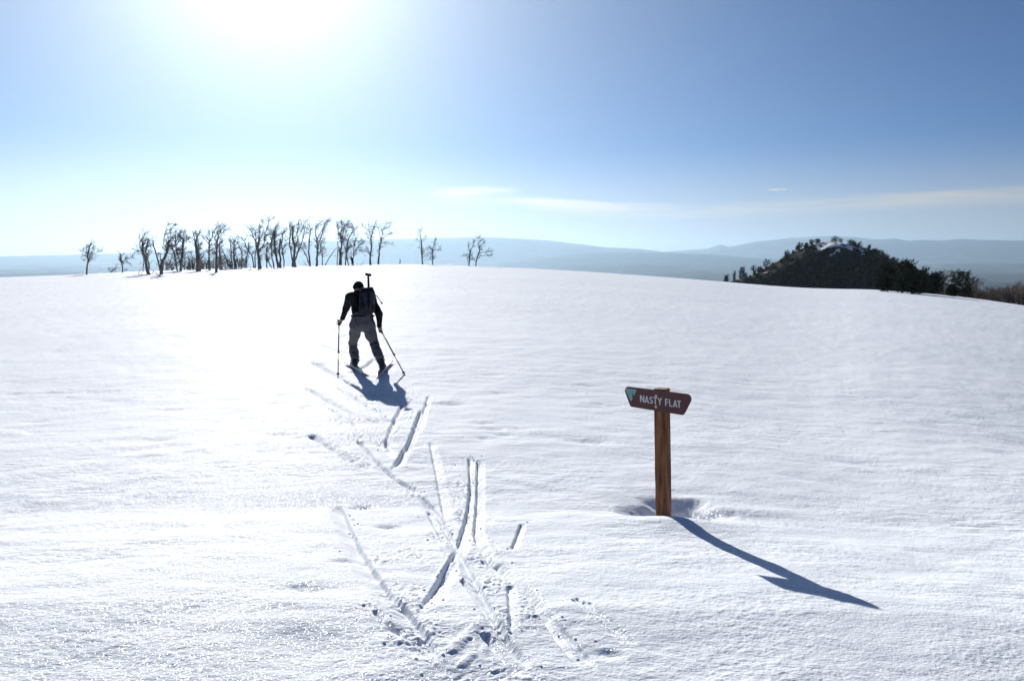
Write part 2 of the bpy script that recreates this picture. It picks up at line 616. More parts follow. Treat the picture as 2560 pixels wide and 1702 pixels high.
def track_pts(key, pl):
    out = []
    for p in pl:
        s = Z[key](p)
        h = ground_hit(*s)
        out.append(h[:2])
    out = np.array(out)
    # smooth by Catmull-Rom style resampling
    d = np.concatenate([[0], np.cumsum(np.hypot(*np.diff(out, axis=0).T))])
    t = np.linspace(0, d[-1], max(4, int(d[-1] / 0.08)))
    if len(out) > 2:
        res = np.stack([np.interp(t, d, out[:, 0]), np.interp(t, d, out[:, 1])], 1)
        ker = np.ones(5) / 5
        pad = np.pad(res, ((2, 2), (0, 0)), 'edge')
        res = np.stack([np.convolve(pad[:, 0], ker, 'valid'), np.convolve(pad[:, 1], ker, 'valid')], 1)
    else:
        res = np.stack([np.interp(t, d, out[:, 0]), np.interp(t, d, out[:, 1])], 1)
    return res


TRK = [(track_pts(k, pl), w, dp_ * 0.8, rg) for k, pl, w, dp_, rg in TRACKS]
POST_D = 5.68
POST_BASE = at(1659.4, 1299, POST_D)
PIT = at(1700, 1278, 5.98)
FOOT_DIMPLES = []
_rr = random.Random(5)
for i in range(46):
    t_ = i / 45
    px = (1180 + 1170 * t_) / 0.9211 + _rr.uniform(-6, 6)
    py = np.interp(t_, [0, 0.35, 0.6, 1], [675, 708, 738, 771]) / 0.9211 + _rr.uniform(-2, 2)
    h = ground_hit(px, py)
    FOOT_DIMPLES.append((h[0], h[1], 0.10 + 0.06 * _rr.random(), 0.03))
for i in range(150):
    px, py = _rr.uniform(0, 2560), 700 + 430 * _rr.random() ** 1.6
    h = ground_hit(px, py)
    if h[1] < 110:
        FOOT_DIMPLES.append((h[0], h[1], 0.05 + 0.09 * _rr.random(), 0.018))
for (zx, zy, rr_, dd_) in [(430, 40, .05, .035), (600, 158, .05, .03), (320, 385, .05, .03), (80, 570, .09, .04), (2055, 1005, .035, .03), (1280, 410, .03, .03), (640, 850, .04, .03)]:
    h = ground_hit(*Z['n']((zx, zy)))
    FOOT_DIMPLES.append((h[0], h[1], rr_, dd_ * 0.55))
ROLLS = [(Z['n']((1020, 990)), Z['n']((1180, 840)), 0.024, 0.012), (Z['n']((1085, 1085)), Z['n']((1150, 1020)), 0.018, 0.009),
         (Z['n']((1020, 385)), Z['n']((940, 490)), 0.02, 0.015)]


# ground the skis have churned into lumps
CHURN = []
for zx, zy, ra, rb, am in [(850, 560, .16, .5, .016), (560, 1130, .22, .30, .012), (650, 1330, .14, .16, .019), (1230, 1180, .12, .28, .013), (1070, 1260, .10, .22, .012), (1100, 1530, .25, .12, .010), (620, 160, .17, .6, .030),
                           (620, 560, .12, .22, .026), (300, 180, .35, .5, .024), (330, 395, .25, .30, .022), (560, 900, .30, .25, .014), (760, 780, .10, .3, .020), (870, 690, .08, .25, .026), (960, 900, .2, .3, .014), (1020, 1060, .14, .2, .018), (450, 60, .6, 1.0, .030), (250, 290, .3, .4, .018), (430, 250, .3, .5, .022), (740, 520, .10, .4, .018)]:
    h = ground_hit(*Z['t']((zx, zy)))
    CHURN.append((h[0], h[1], ra, rb, am))
ROLLS = [(ground_hit(*a)[:2], ground_hit(*b)[:2], w, h) for a, b, w, h in ROLLS]


def seg_dist(X, Y, a, b):
    ab = b - a
    L2 = max(ab @ ab, 1e-9)
    t = np.clip(((X - a[0]) * ab[0] + (Y - a[1]) * ab[1]) / L2, 0, 1)
    return np.hypot(X - a[0] - t * ab[0], Y - a[1] - t * ab[1]), t


def snow_z(X, Y, detail=True):
    """snow surface with drifts, ripples, grain and ski marks (X, Y flat arrays)"""
    Zb = base_z(X, Y)
    r = np.hypot(X, Y)
    # ski marks: each ski cuts one crisp edge and leaves a smooth ramp that rises away from it
    cut = np.zeros_like(Zb)
    slick = np.zeros_like(Zb)
    crumb = np.zeros_like(Zb)
    for pl, w, dp_, rg in TRK:
        lo, hi = pl.min(0) - 0.6, pl.max(0) + 0.6
        m = np.nonzero((X > lo[0]) & (X < hi[0]) & (Y > lo[1]) & (Y < hi[1]))[0]
        if not len(m):
            continue
        x, y = X[m], Y[m]
        best = np.full(len(m), 9.0)
        side = np.zeros(len(m))
        along = np.zeros(len(m))
        n = len(pl)
        for i in range(n - 1):
            a, b = pl[i], pl[i + 1]
            d, t = seg_dist(x, y, a, b)
            better = d < best
            best = np.where(better, d, best)
            cr = (b[0] - a[0]) * (y - a[1]) - (b[1] - a[1]) * (x - a[0])
            side = np.where(better, np.sign(cr), side)
            along = np.where(better, (i + t) / (n - 1), along)
        nz_ = perlin(x / 0.05 + 3, y / 0.05 + 9)
        nz3 = perlin(x / 0.16 + 33, y / 0.16 + 9)
        flip = 1.0 if w < 0 else -1.0
        w = abs(w)
        sdist = best * side * flip + 0.010 * rg * nz_
        fade = sstep(0, 0.08, along) * (1 - 0.85 * sstep(0.88, 1.0, along)) * (0.92 + 0.35 * nz3)
        left_mark = pl[-1, 0] > pl[0, 0]
        ramp = w * (2.1 if left_mark else 3.2)
        fade = fade * (1.3 if left_mark else 1.0)
        prof = np.where(sdist > 0, 1 - sstep(0.0, 0.5 * w + 0.004, sdist), np.clip(1 + sdist / ramp, 0, 1) ** 1.3)
        cut[m] = np.minimum(cut[m], -dp_ * prof * fade)
        slick[m] = np.maximum(slick[m], fade.clip(0, 1) * np.where(sdist > 0, 1 - sstep(0, 0.6 * w, sdist), 1 - sstep(0.7, 1.0, -sdist / ramp)))
        # broken crust heaped at the crisp edge, in patches
        heap = np.exp(-((sdist - 0.9 * w - 0.02) / (0.55 * w + 0.018)) ** 2) * sstep(-0.05, 0.35, perlin(x / 0.3 + 8, y / 0.3 + 1))
        crumb[m] += rg * fade * heap * (0.020 * np.abs(perlin(x / 0.045 + 3, y / 0.045 + 9)) + 0.010 * nz_)
    for (zx, zy, ra, rb, am) in CHURN:
        dx_, dy_ = X - zx, Y - zy
        m = np.nonzero((np.abs(dx_) < 2 * ra) & (np.abs(dy_) < 2 * rb))[0]
        if len(m):
            q = np.hypot(dx_[m] / ra, dy_[m] / rb) + 0.5 * perlin(X[m] / 0.2 + 4, Y[m] / 0.2)
            lump = np.abs(perlin(X[m] / 0.055 + 9, Y[m] / 0.055 + 2)) * 1.2 + 0.6 * np.abs(perlin(X[m] / 0.028 + 5, Y[m] / 0.028 + 7))
            crumb[m] += am * (lump - 0.25) * (1 - sstep(0.4, 1.1, q))
    slick = np.clip(slick, 0, 1)
    rough = 1 - 0.85 * slick
    # broad drifts and wind ripples drawn out along x
    Zb = Zb + 0.10 * perlin(X / 16, Y / 11) * sstep(2, 25, r)
    Zb += 0.020 * perlin(X / 1.8 + 7, Y / 1.6 + 3)
    wob = 0.5 * perlin(X / 1.3 + 30, Y / 1.3)
    Zb += 0.017 * perlin(X / 0.58 + 11, Y / 0.46 + wob + 5)
    Zb += 0.010 * perlin(X / 0.36 + 21, Y / 0.27 + 15) * sstep(-0.3, 0.3, perlin(X / 1.9 + 2, Y / 1.2 + 44))
    calm = sstep(-0.35, 0.30, perlin(X / 2.3 + 71, Y / 1.5 + 19))          # crusted patches stay smooth
    patch = sstep(-0.25, 0.3, perlin(X / 1.1 + 50, Y / 0.7 + 20)) * (0.35 + 0.65 * calm)
    Zb += rough * 0.0080 * perlin(X / 0.25 + 3, Y / 0.15 + wob * 2 + 9) * (0.25 + 0.75 * patch)
    Zb += rough * 0.0034 * perlin(X / 0.11 + 63, Y / 0.08 + 2) * (0.25 + 0.75 * patch)
    far = sstep(9, 24, r)
    rf = perlin(X / 0.70 + 91, Y / 0.50 + 13)
    dens = sstep(-0.2, 0.45, perlin(X / 5 + 3, Y / 4 + 5))
    Zb += far * rough * (0.038 * np.sign(rf) * np.abs(rf) ** 1.7 * (0.3 + 0.7 * dens) + 0.014 * perlin(X / 2.6 + 9, Y / 1.9 + 77))
    near = (1 - sstep(14, 30, r)) * rough * (0.30 + 0.9 * sstep(-0.3, 0.35, perlin(X / 0.7 + 5, Y / 0.5 + 61)))
    Zb += near * 0.0030 * perlin(X / 0.046 + 17, Y / 0.036 + 4)
    Zb += near * 0.0020 * perlin(X / 0.020 + 1, Y / 0.016 + 8)
    Zb += cut + crumb
    # scooped hollow that the sun has melted round the post, with a lip in front of it
    ex, ey = (X - PIT[0] - 0.01) / 0.29, (Y - PIT[1] + 0.06) / 0.27
    ang = np.arctan2(ey, ex)
    q = np.hypot(ex, ey) * (1 + 0.14 * np.sin(2 * ang + 0.5) + 0.08 * np.sin(5 * ang)) + 0.14 * perlin(X / 0.12, Y / 0.12)
    Zb -= 0.17 * (1 - sstep(0.0, 1.35, q))
    ex, ey = (X - POST_BASE[0] + 0.07) / 0.26, (Y - POST_BASE[1] - 0.14) / 0.21
    q2 = np.hypot(ex, ey) + 0.12 * perlin(X / 0.1 + 4, Y / 0.1)
    Zb -= 0.07 * (1 - sstep(0.1, 1.25, q2))
    # a clod left standing in the hollow
    q3 = np.hypot((X - POST_BASE[0] - 0.15) / 0.11, (Y - POST_BASE[1] - 0.14) / 0.10)
    Zb += 0.08 * (1 - sstep(0.1, 1.0, q3))
    q4 = np.hypot((X - POST_BASE[0] - 0.02) / 0.55, (Y - POST_BASE[1] + 0.22) / 0.22)
    Zb += 0.045 * np.exp(-q4 ** 2)
    q5 = np.hypot((X - POST_BASE[0] - 0.62) / 0.5, (Y - POST_BASE[1] - 0.25) / 0.16)
    Zb += 0.03 * np.exp(-q5 ** 2)
    for (cx, cy, rr_, dd_) in FOOT_DIMPLES:
        m = np.nonzero((np.abs(X - cx) < 0.5) & (np.abs(Y - cy) < 0.5))[0]
        if len(m):
            q = np.hypot((X[m] - cx) / 1.6, Y[m] - cy) / rr_ + 0.35 * perlin(X[m] / 0.08, Y[m] / 0.06)
            Zb[m] -= dd_ * np.exp(-q ** 2)
    for a, b, w, hh in ROLLS:
        d, t = seg_dist(X, Y, a, b)
        m = np.nonzero(d < 0.12)[0]
        if len(m):
            Zb[m] += hh * np.clip(1 - (d[m] / w / 1.6) ** 2 + 0.35 * perlin(X[m] / 0.04, Y[m] / 0.04), 0, 1) ** 1.3
    return Zb


front = np.linspace(-R(43), R(43), 1161)
back = np.linspace(R(43), 2 * math.pi - R(43), 130)[1:-1]
azs = np.concatenate([front, back])
rows = np.concatenate([np.geomspace(0.25, 2.5, 26)[:-1], 1 / np.linspace(1 / 2.5, 1 / 48.0, 620), np.geomspace(48, 420, 125)[1:]])
A_, R_ = np.meshgrid(azs, rows, indexing='ij')
GX, GY = (R_ * np.sin(A_)).ravel(), (R_ * np.cos(A_)).ravel()
GZ = snow_z(GX, GY)
na, nr = A_.shape
idx = np.arange(na * nr).reshape(na, nr)
nxt = np.roll(idx, -1, axis=0)
F = np.stack([idx[:, :-1], idx[:, 1:], nxt[:, 1:], nxt[:, :-1]], -1).reshape(-1, 4)
V = np.stack([GX, GY, GZ], 1)
c0 = len(V)
V = np.vstack([V, [[0, 0, float(GZ.reshape(na, nr)[:, 0].mean())]]])
me = np_mesh('snow_ground', V, F, M_SNOW)
snow = mesh_obj('snow_ground', me, kind='structure')


def gz(x, y):
    return float(snow_z(np.array([float(x)]), np.array([float(y)]))[0])


# small crumbs of snow thrown up along the ski marks
rng = np.random.RandomState(3)
ico_v = np.array([(0, 0, 1), (.894, 0, .447), (.276, .851, .447), (-.724, .526, .447), (-.724, -.526, .447), (.276, -.851, .447),
                  (.724, .526, -.447), (-.276, .851, -.447), (-.894, 0, -.447), (-.276, -.851, -.447), (.724, -.526, -.447), (0, 0, -1)])
ico_f = np.array([(0, 1, 2), (0, 2, 3), (0, 3, 4), (0, 4, 5), (0, 5, 1), (1, 6, 2), (2, 7, 3), (3, 8, 4), (4, 9, 5), (5, 10, 1),
                  (6, 7, 2), (7, 8, 3), (8, 9, 4), (9, 10, 5), (10, 6, 1), (11, 7, 6), (11, 8, 7), (11, 9, 8), (11, 10, 9), (11, 6, 10)])
cp = []
for pl, w, dp_, rg in TRK:
    if rg < 0.2 or pl[:, 1].mean() > 16:
        continue
    L_ = np.hypot(*np.diff(pl, axis=0).T).sum()
    for _ in range(int(L_ * 50 * rg)):
        i = rng.randint(len(pl))
        o = rng.normal(0, 1, 2) * (abs(w) * 0.8 + 0.035)
        s = 0.003 + 0.006 * rng.rand() ** 3
        cp.append((pl[i, 0] + o[0], pl[i, 1] + o[1], s))
cp = np.array(cp)
cz = snow_z(cp[:, 0].copy(), cp[:, 1].copy())
Vs, Fs = [], []
for i, (x, y, s) in enumerate(cp):
    j = ico_v * (1 + rng.normal(0, 0.18, (12, 1))) * s * np.array([1.15, 1.0, 0.8])
    Vs.append(j + (x, y, cz[i] + s * 0.05))
    Fs.append(ico_f + 12 * i)
mesh_obj('snow_crumbs', np_mesh('snow_crumbs', np.vstack(Vs), np.vstack(Fs), M_SNOW), kind='stuff',
         label='loose crumbs of snow scattered along the ski marks', cat='snow')

# ------------------------------------------------------------------ far valley, mesas and mountains: one sheet
RIDGES = [
    # distance, half width, [(photo x, photo y of the skyline)]
    (15000, 1500, [(-600, 640), (0, 645), (1500, 648), (1600, 634), (1694, 626), (1768, 620), (1790, 612), (1799, 610), (1818, 615), (1840, 612), (1886, 602), (1979, 593.5), (2053, 590), (2127, 592), (2170, 597), (2189, 598), (2232, 595), (2263, 600), (2307, 598), (2340, 601), (2393, 597), (2440, 600), (2560, 600), (3200, 606)]),
    (12600, 1300, [(-600, 640), (0, 641), (120, 638), (300, 633), (450, 630), (600, 616), (700, 606), (760, 602), (900, 599), (990, 596.5), (1100, 593), (1190, 591.5), (1240, 592), (1290, 594), (1348, 598), (1410, 605), (1470, 613), (1520, 619), (1595, 621), (1660, 630), (1750, 640), (1900, 652), (3200, 660)]),
    (10200, 1100, [(-600, 655), (0, 659), (190, 658), (300, 655), (500, 658), (900, 664), (1224, 656), (1317, 644), (1397, 635.5), (1484, 629.5), (1560, 629), (1657, 631), (1780, 636), (1874, 644), (2000, 652), (2200, 658), (3200, 660)]),
    (8500, 900, [(-600, 668), (0, 672), (150, 667), (300, 662), (500, 668), (1200, 676), (1400, 662), (1600, 655), (1800, 664), (2200, 676), (2400, 671), (3200, 676)]),
    (6500, 800, [(-600, 685), (0, 684), (200, 679), (400, 690), (1500, 688), (1750, 676), (1900, 690), (2300, 690), (2430, 682), (2520, 684), (3200, 690)]),
    (4800, 550, [(-600, 700), (300, 699), (1500, 712), (2300, 712), (2440, 700), (2560, 704), (3200, 706)]),
]
hz_az = np.concatenate([np.linspace(-R(46), R(46), 700), np.linspace(R(46), 2 * math.pi - R(46), 200)[1:-1]])
hz_r = np.geomspace(260, 19500, 230)
A2, R2 = np.meshgrid(hz_az, hz_r, indexing='ij')
X2, Y2 = R2 * np.sin(A2), R2 * np.cos(A2)
aw = (A2 + math.pi) % (2 * math.pi) - math.pi
u2 = np.tan(np.clip(aw, -R(44), R(44)))
zb = -70 - 430 * sstep(300, 3200, R2)
zmax = zb.copy()
nzh = perlin(X2 / 2600, Y2 / 2600) * 0.6 + perlin(X2 / 1100 + 9, Y2 / 1100) * 0.3 + perlin(X2 / 420, Y2 / 420 + 4) * 0.15
zmax += nzh * 110 * sstep(1500, 6000, R2)
cosd = np.maximum(np.cos(np.clip(aw, -R(44), R(44))), 0.5)
for D, W, prof in RIDGES:
    pa = np.array(prof, float)
    pxu = (pa[:, 0] - CXP) / FPX
    # rows above the horizon keep their pixel height along straight rays: slope per metre of depth
    kk = np.interp(u2, pxu, [slope(y) for y in pa[:, 1]])
    ju = np.tan(aw.clip(-1.2, 1.2))
    kk = kk + 0.0006 * perlin(ju * 38 + D * 0.001, np.full_like(ju, D * 0.37)) + 0.0003 * perlin(ju * 120 + D, np.full_like(ju, 3.3))
    Dw = D * (1 + 0.06 * perlin(aw * 3.0 + D, np.full_like(aw, 1.7)))
    top = CZ + kk * Dw * cosd
    s = (R2 - Dw) / W
    bell = np.where(s < 0, np.exp(-np.abs(s) ** 1.6 * 1.1), np.exp(-(s * 0.8) ** 2))
    zr = -480 + (top + 480) * bell * (1 + 0.10 * nzh * (1 - np.exp(-s * s * 2.0)))
    zmax = np.maximum(zmax, zr)
na2, nr2 = A2.shape
idx = np.arange(na2 * nr2).reshape(na2, nr2)
nxt = np.roll(idx, -1, axis=0)
F2 = np.stack([idx[:, :-1], idx[:, 1:], nxt[:, 1:], nxt[:, :-1]], -1).reshape(-1, 4)


def hills_material():
    m = material('far_forest', (0.035, 0.05, 0.06), 0.95, 0.05)
    N, L = m.node_tree.nodes, m.node_tree.links
    b = N['Principled BSDF']
    t = N.new('ShaderNodeTexCoord')
    n1 = N.new('ShaderNodeTexNoise')
    n1.inputs['Scale'].default_value = 0.0011
    n1.inputs['Detail'].default_value = 9.0
    n1.inputs['Roughness'].default_value = 0.62
    L.new(t.outputs['Object'], n1.inputs['Vector'])
    cr = N.new('ShaderNodeValToRGB')
    e = cr.color_ramp.elements
    e[0].position, e[0].color = 0.38, (0.03, 0.045, 0.045, 1)
    e[1].position, e[1].color = 0.72, (0.30, 0.31, 0.33, 1)
    x = e.new(0.56)
    x.color = (0.07, 0.075, 0.07, 1)
    L.new(n1.outputs['Fac'], cr.inputs[0])
    L.new(cr.outputs[0], b.inputs['Base Color'])
    return m


me = np_mesh('hills', np.stack([X2.ravel(), Y2.ravel(), zmax.ravel()], 1), F2, hills_material())
mesh_obj('hills', me, kind='structure')

# ------------------------------------------------------------------ haze
HZ = 20500.0
hb = MB()
hb.prism([(-HZ, -HZ), (HZ, -HZ), (HZ, HZ), (-HZ, HZ)], ((0, 0, 0), (1, 0, 0), (0, 1, 0), (0, 0, 1)), -720.0, 650.0)
mh = bpy.data.materials.new('haze')
mh.use_nodes = True
mh.node_tree.nodes.clear()
pv = mh.node_tree.nodes.new('ShaderNodeVolumePrincipled')
pv.inputs['Color'].default_value = (0.51, 0.71, 0.91, 1)
pv.inputs['Density'].default_value = 7.6e-5
pv.inputs['Anisotropy'].default_value = 0.5
mo = mh.node_tree.nodes.new('ShaderNodeOutputMaterial')
mh.node_tree.links.new(pv.outputs[0], mo.inputs['Volume'])
hb.build('haze', mh, smooth=False, kind='stuff', label='pale blue haze filling the air over the valley', cat='haze')
#--PART2--
# ------------------------------------------------------------------ bare trees along the crest


def limb3d(key, pts, depth, d0, wander, rnd):
    """trace of a limb: photo points set at the tree's depth, wandering towards and away from the viewer"""
    out, off = [], d0
    sl = rnd.uniform(-1, 1) * wander
    for i, p in enumerate(pts):
        s = Z[key](p)
        if i:
            q = Z[key](pts[i - 1])
            off += sl * math.hypot(s[0] - q[0], s[1] - q[1]) / FPX * depth + rnd.uniform(-0.08, 0.08)
        out.append(Vector(at(s[0], s[1], depth + off)))
    return out


def resample(pts, step):
    out = [pts[0]]
    for a, b in zip(pts, pts[1:]):
        n = max(1, int((b - a).length / step))
        for i in range(1, n + 1):
            out.append(a.lerp(b, i / n))
    return out


def rnd_dir(t, spread, rnd, bias):
    v = Vector((rnd.gauss(0, 1), rnd.gauss(0, 1), rnd.gauss(0, 1)))
    v -= v.dot(t) * t
    v.normalize()
    d = t * math.cos(spread) + v * math.sin(spread) + bias
    return d.normalized()


def twig_spray(mb, p, d, L, r, rnd, level, bias, n_sub):
    pts, cur, dr = [p.copy()], p.copy(), d.copy()
    n = 4 if level < 2 else 3
    for i in range(n):
        dr = (dr + Vector((rnd.gauss(0, .22), rnd.gauss(0, .22), rnd.gauss(0, .18))) + bias * 0.25).normalized()
        cur = cur + dr * (L / n)
        pts.append(cur.copy())
    rad = [r * (1 - 0.72 * i / n) for i in range(n + 1)]
    mb.tube(pts, rad, 4 if level == 0 else 3, cap=False)
    if level < 2:
        for k in range(n_sub):
            s = rnd.uniform(0.25, 1.0)
            i = min(n - 1, int(s * n))
            q = pts[i].lerp(pts[i + 1], s * n - i)
            t = (pts[i + 1] - pts[i]).normalized()
            twig_spray(mb, q, rnd_dir(t, rnd.uniform(0.4, 0.95), rnd, bias * 0.5), L * rnd.uniform(0.35, 0.65), max(r * 0.5, 0.014), rnd, level + 1, bias, max(2, n_sub - 2))


def bare_tree(key, label, stems, twigs=1.0, seed=0, bury=0.35, name='bare_tree', cat='tree', group='bare trees along the snow crest', mats=None, depth=None, flare=1.0, low=0.35):
    rnd = random.Random(seed * 77 + 5)
    base_px = Z[key](stems[0][2][0])
    g = ground_hit(*base_px)
    d = depth if depth else g[1]
    root_p = at(base_px[0], base_px[1], d)
    zg = float(base_z(root_p[0], root_p[1]))
    root = empty(name, (root_p[0], root_p[1], zg), label, cat, group)
    tr, br = MB(), MB()
    zf = FPX / d * {'g': 7.863, 'y': 9.073}.get(key, 9.8)     # zoom pixels per metre
    bias = Vector((0.16, 0.05, 0.20))
    for si, (w0, w1, pl) in enumerate(stems):
        p3 = limb3d(key, pl, d, 0.0 if si == 0 else rnd.uniform(-0.15, 0.15), 0.15 if si == 0 else 0.6, rnd)
        if abs(Z[key](pl[0])[1] - base_px[1]) < 3 and si < 4:       # stands on the snow: go on below it
            zb_ = float(base_z(p3[0].x, p3[0].y))
            p3[0].z = min(p3[0].z, zb_ + 0.02)
            p3.insert(0, p3[0] + Vector((0, 0, -bury)))
        p3 = resample(p3, 0.45)
        n = len(p3)
        r0, r1 = w0 / zf / 2, w1 / zf / 2
        jit = [Vector((rnd.gauss(0, 1), rnd.gauss(0, 1), 0)) * min(0.035, r0 * 0.3) for _ in p3]
        p3 = [p + j * (0 if i == 0 else 1) for i, (p, j) in enumerate(zip(p3, jit))]
        rad = []
        for i in range(n):
            t = i / max(1, n - 1)
            r = r0 + (r1 - r0) * t ** 0.8
            if si == 0 and flare > 1 and i < 4:
                r *= 1 + (flare - 1) * (1 - i / 4) ** 1.5
            rad.append(max(r * rnd.uniform(0.9, 1.12), 0.02))
        tr.tube(p3, rad, 7 if r0 > 0.08 else 5)
        L = sum((b - a).length for a, b in zip(p3, p3[1:]))
        if w1 > 0.8 * w0 and w0 > 14:            # a snapped-off stub carries no twigs
            continue
        cnt = int((3.5 + L * 4.6) * twigs)
        for k in range(cnt):
            s = rnd.uniform(low if si == 0 else 0.25, 1.0)
            i = min(n - 2, int(s * (n - 1)))
            q = p3[i].lerp(p3[i + 1], s * (n - 1) - i)
            t = (p3[i + 1] - p3[i]).normalized()
            ln = rnd.uniform(0.35, 1.15) * (0.6 + 0.14 * L) * (1.15 - 0.45 * s)
            twig_spray(br, q, rnd_dir(t, rnd.uniform(0.45, 1.1), rnd, bias), ln, min(0.05, max(0.02, rad[i] * 0.45)), rnd, 0, bias, 4)
    bk, tw = mats or (M_BARK, M_TWIG)
    tr.build('trunk', bk, root, origin=root.location)
    if br.v:
        br.build('crown', tw, root, origin=root.location)
    return root


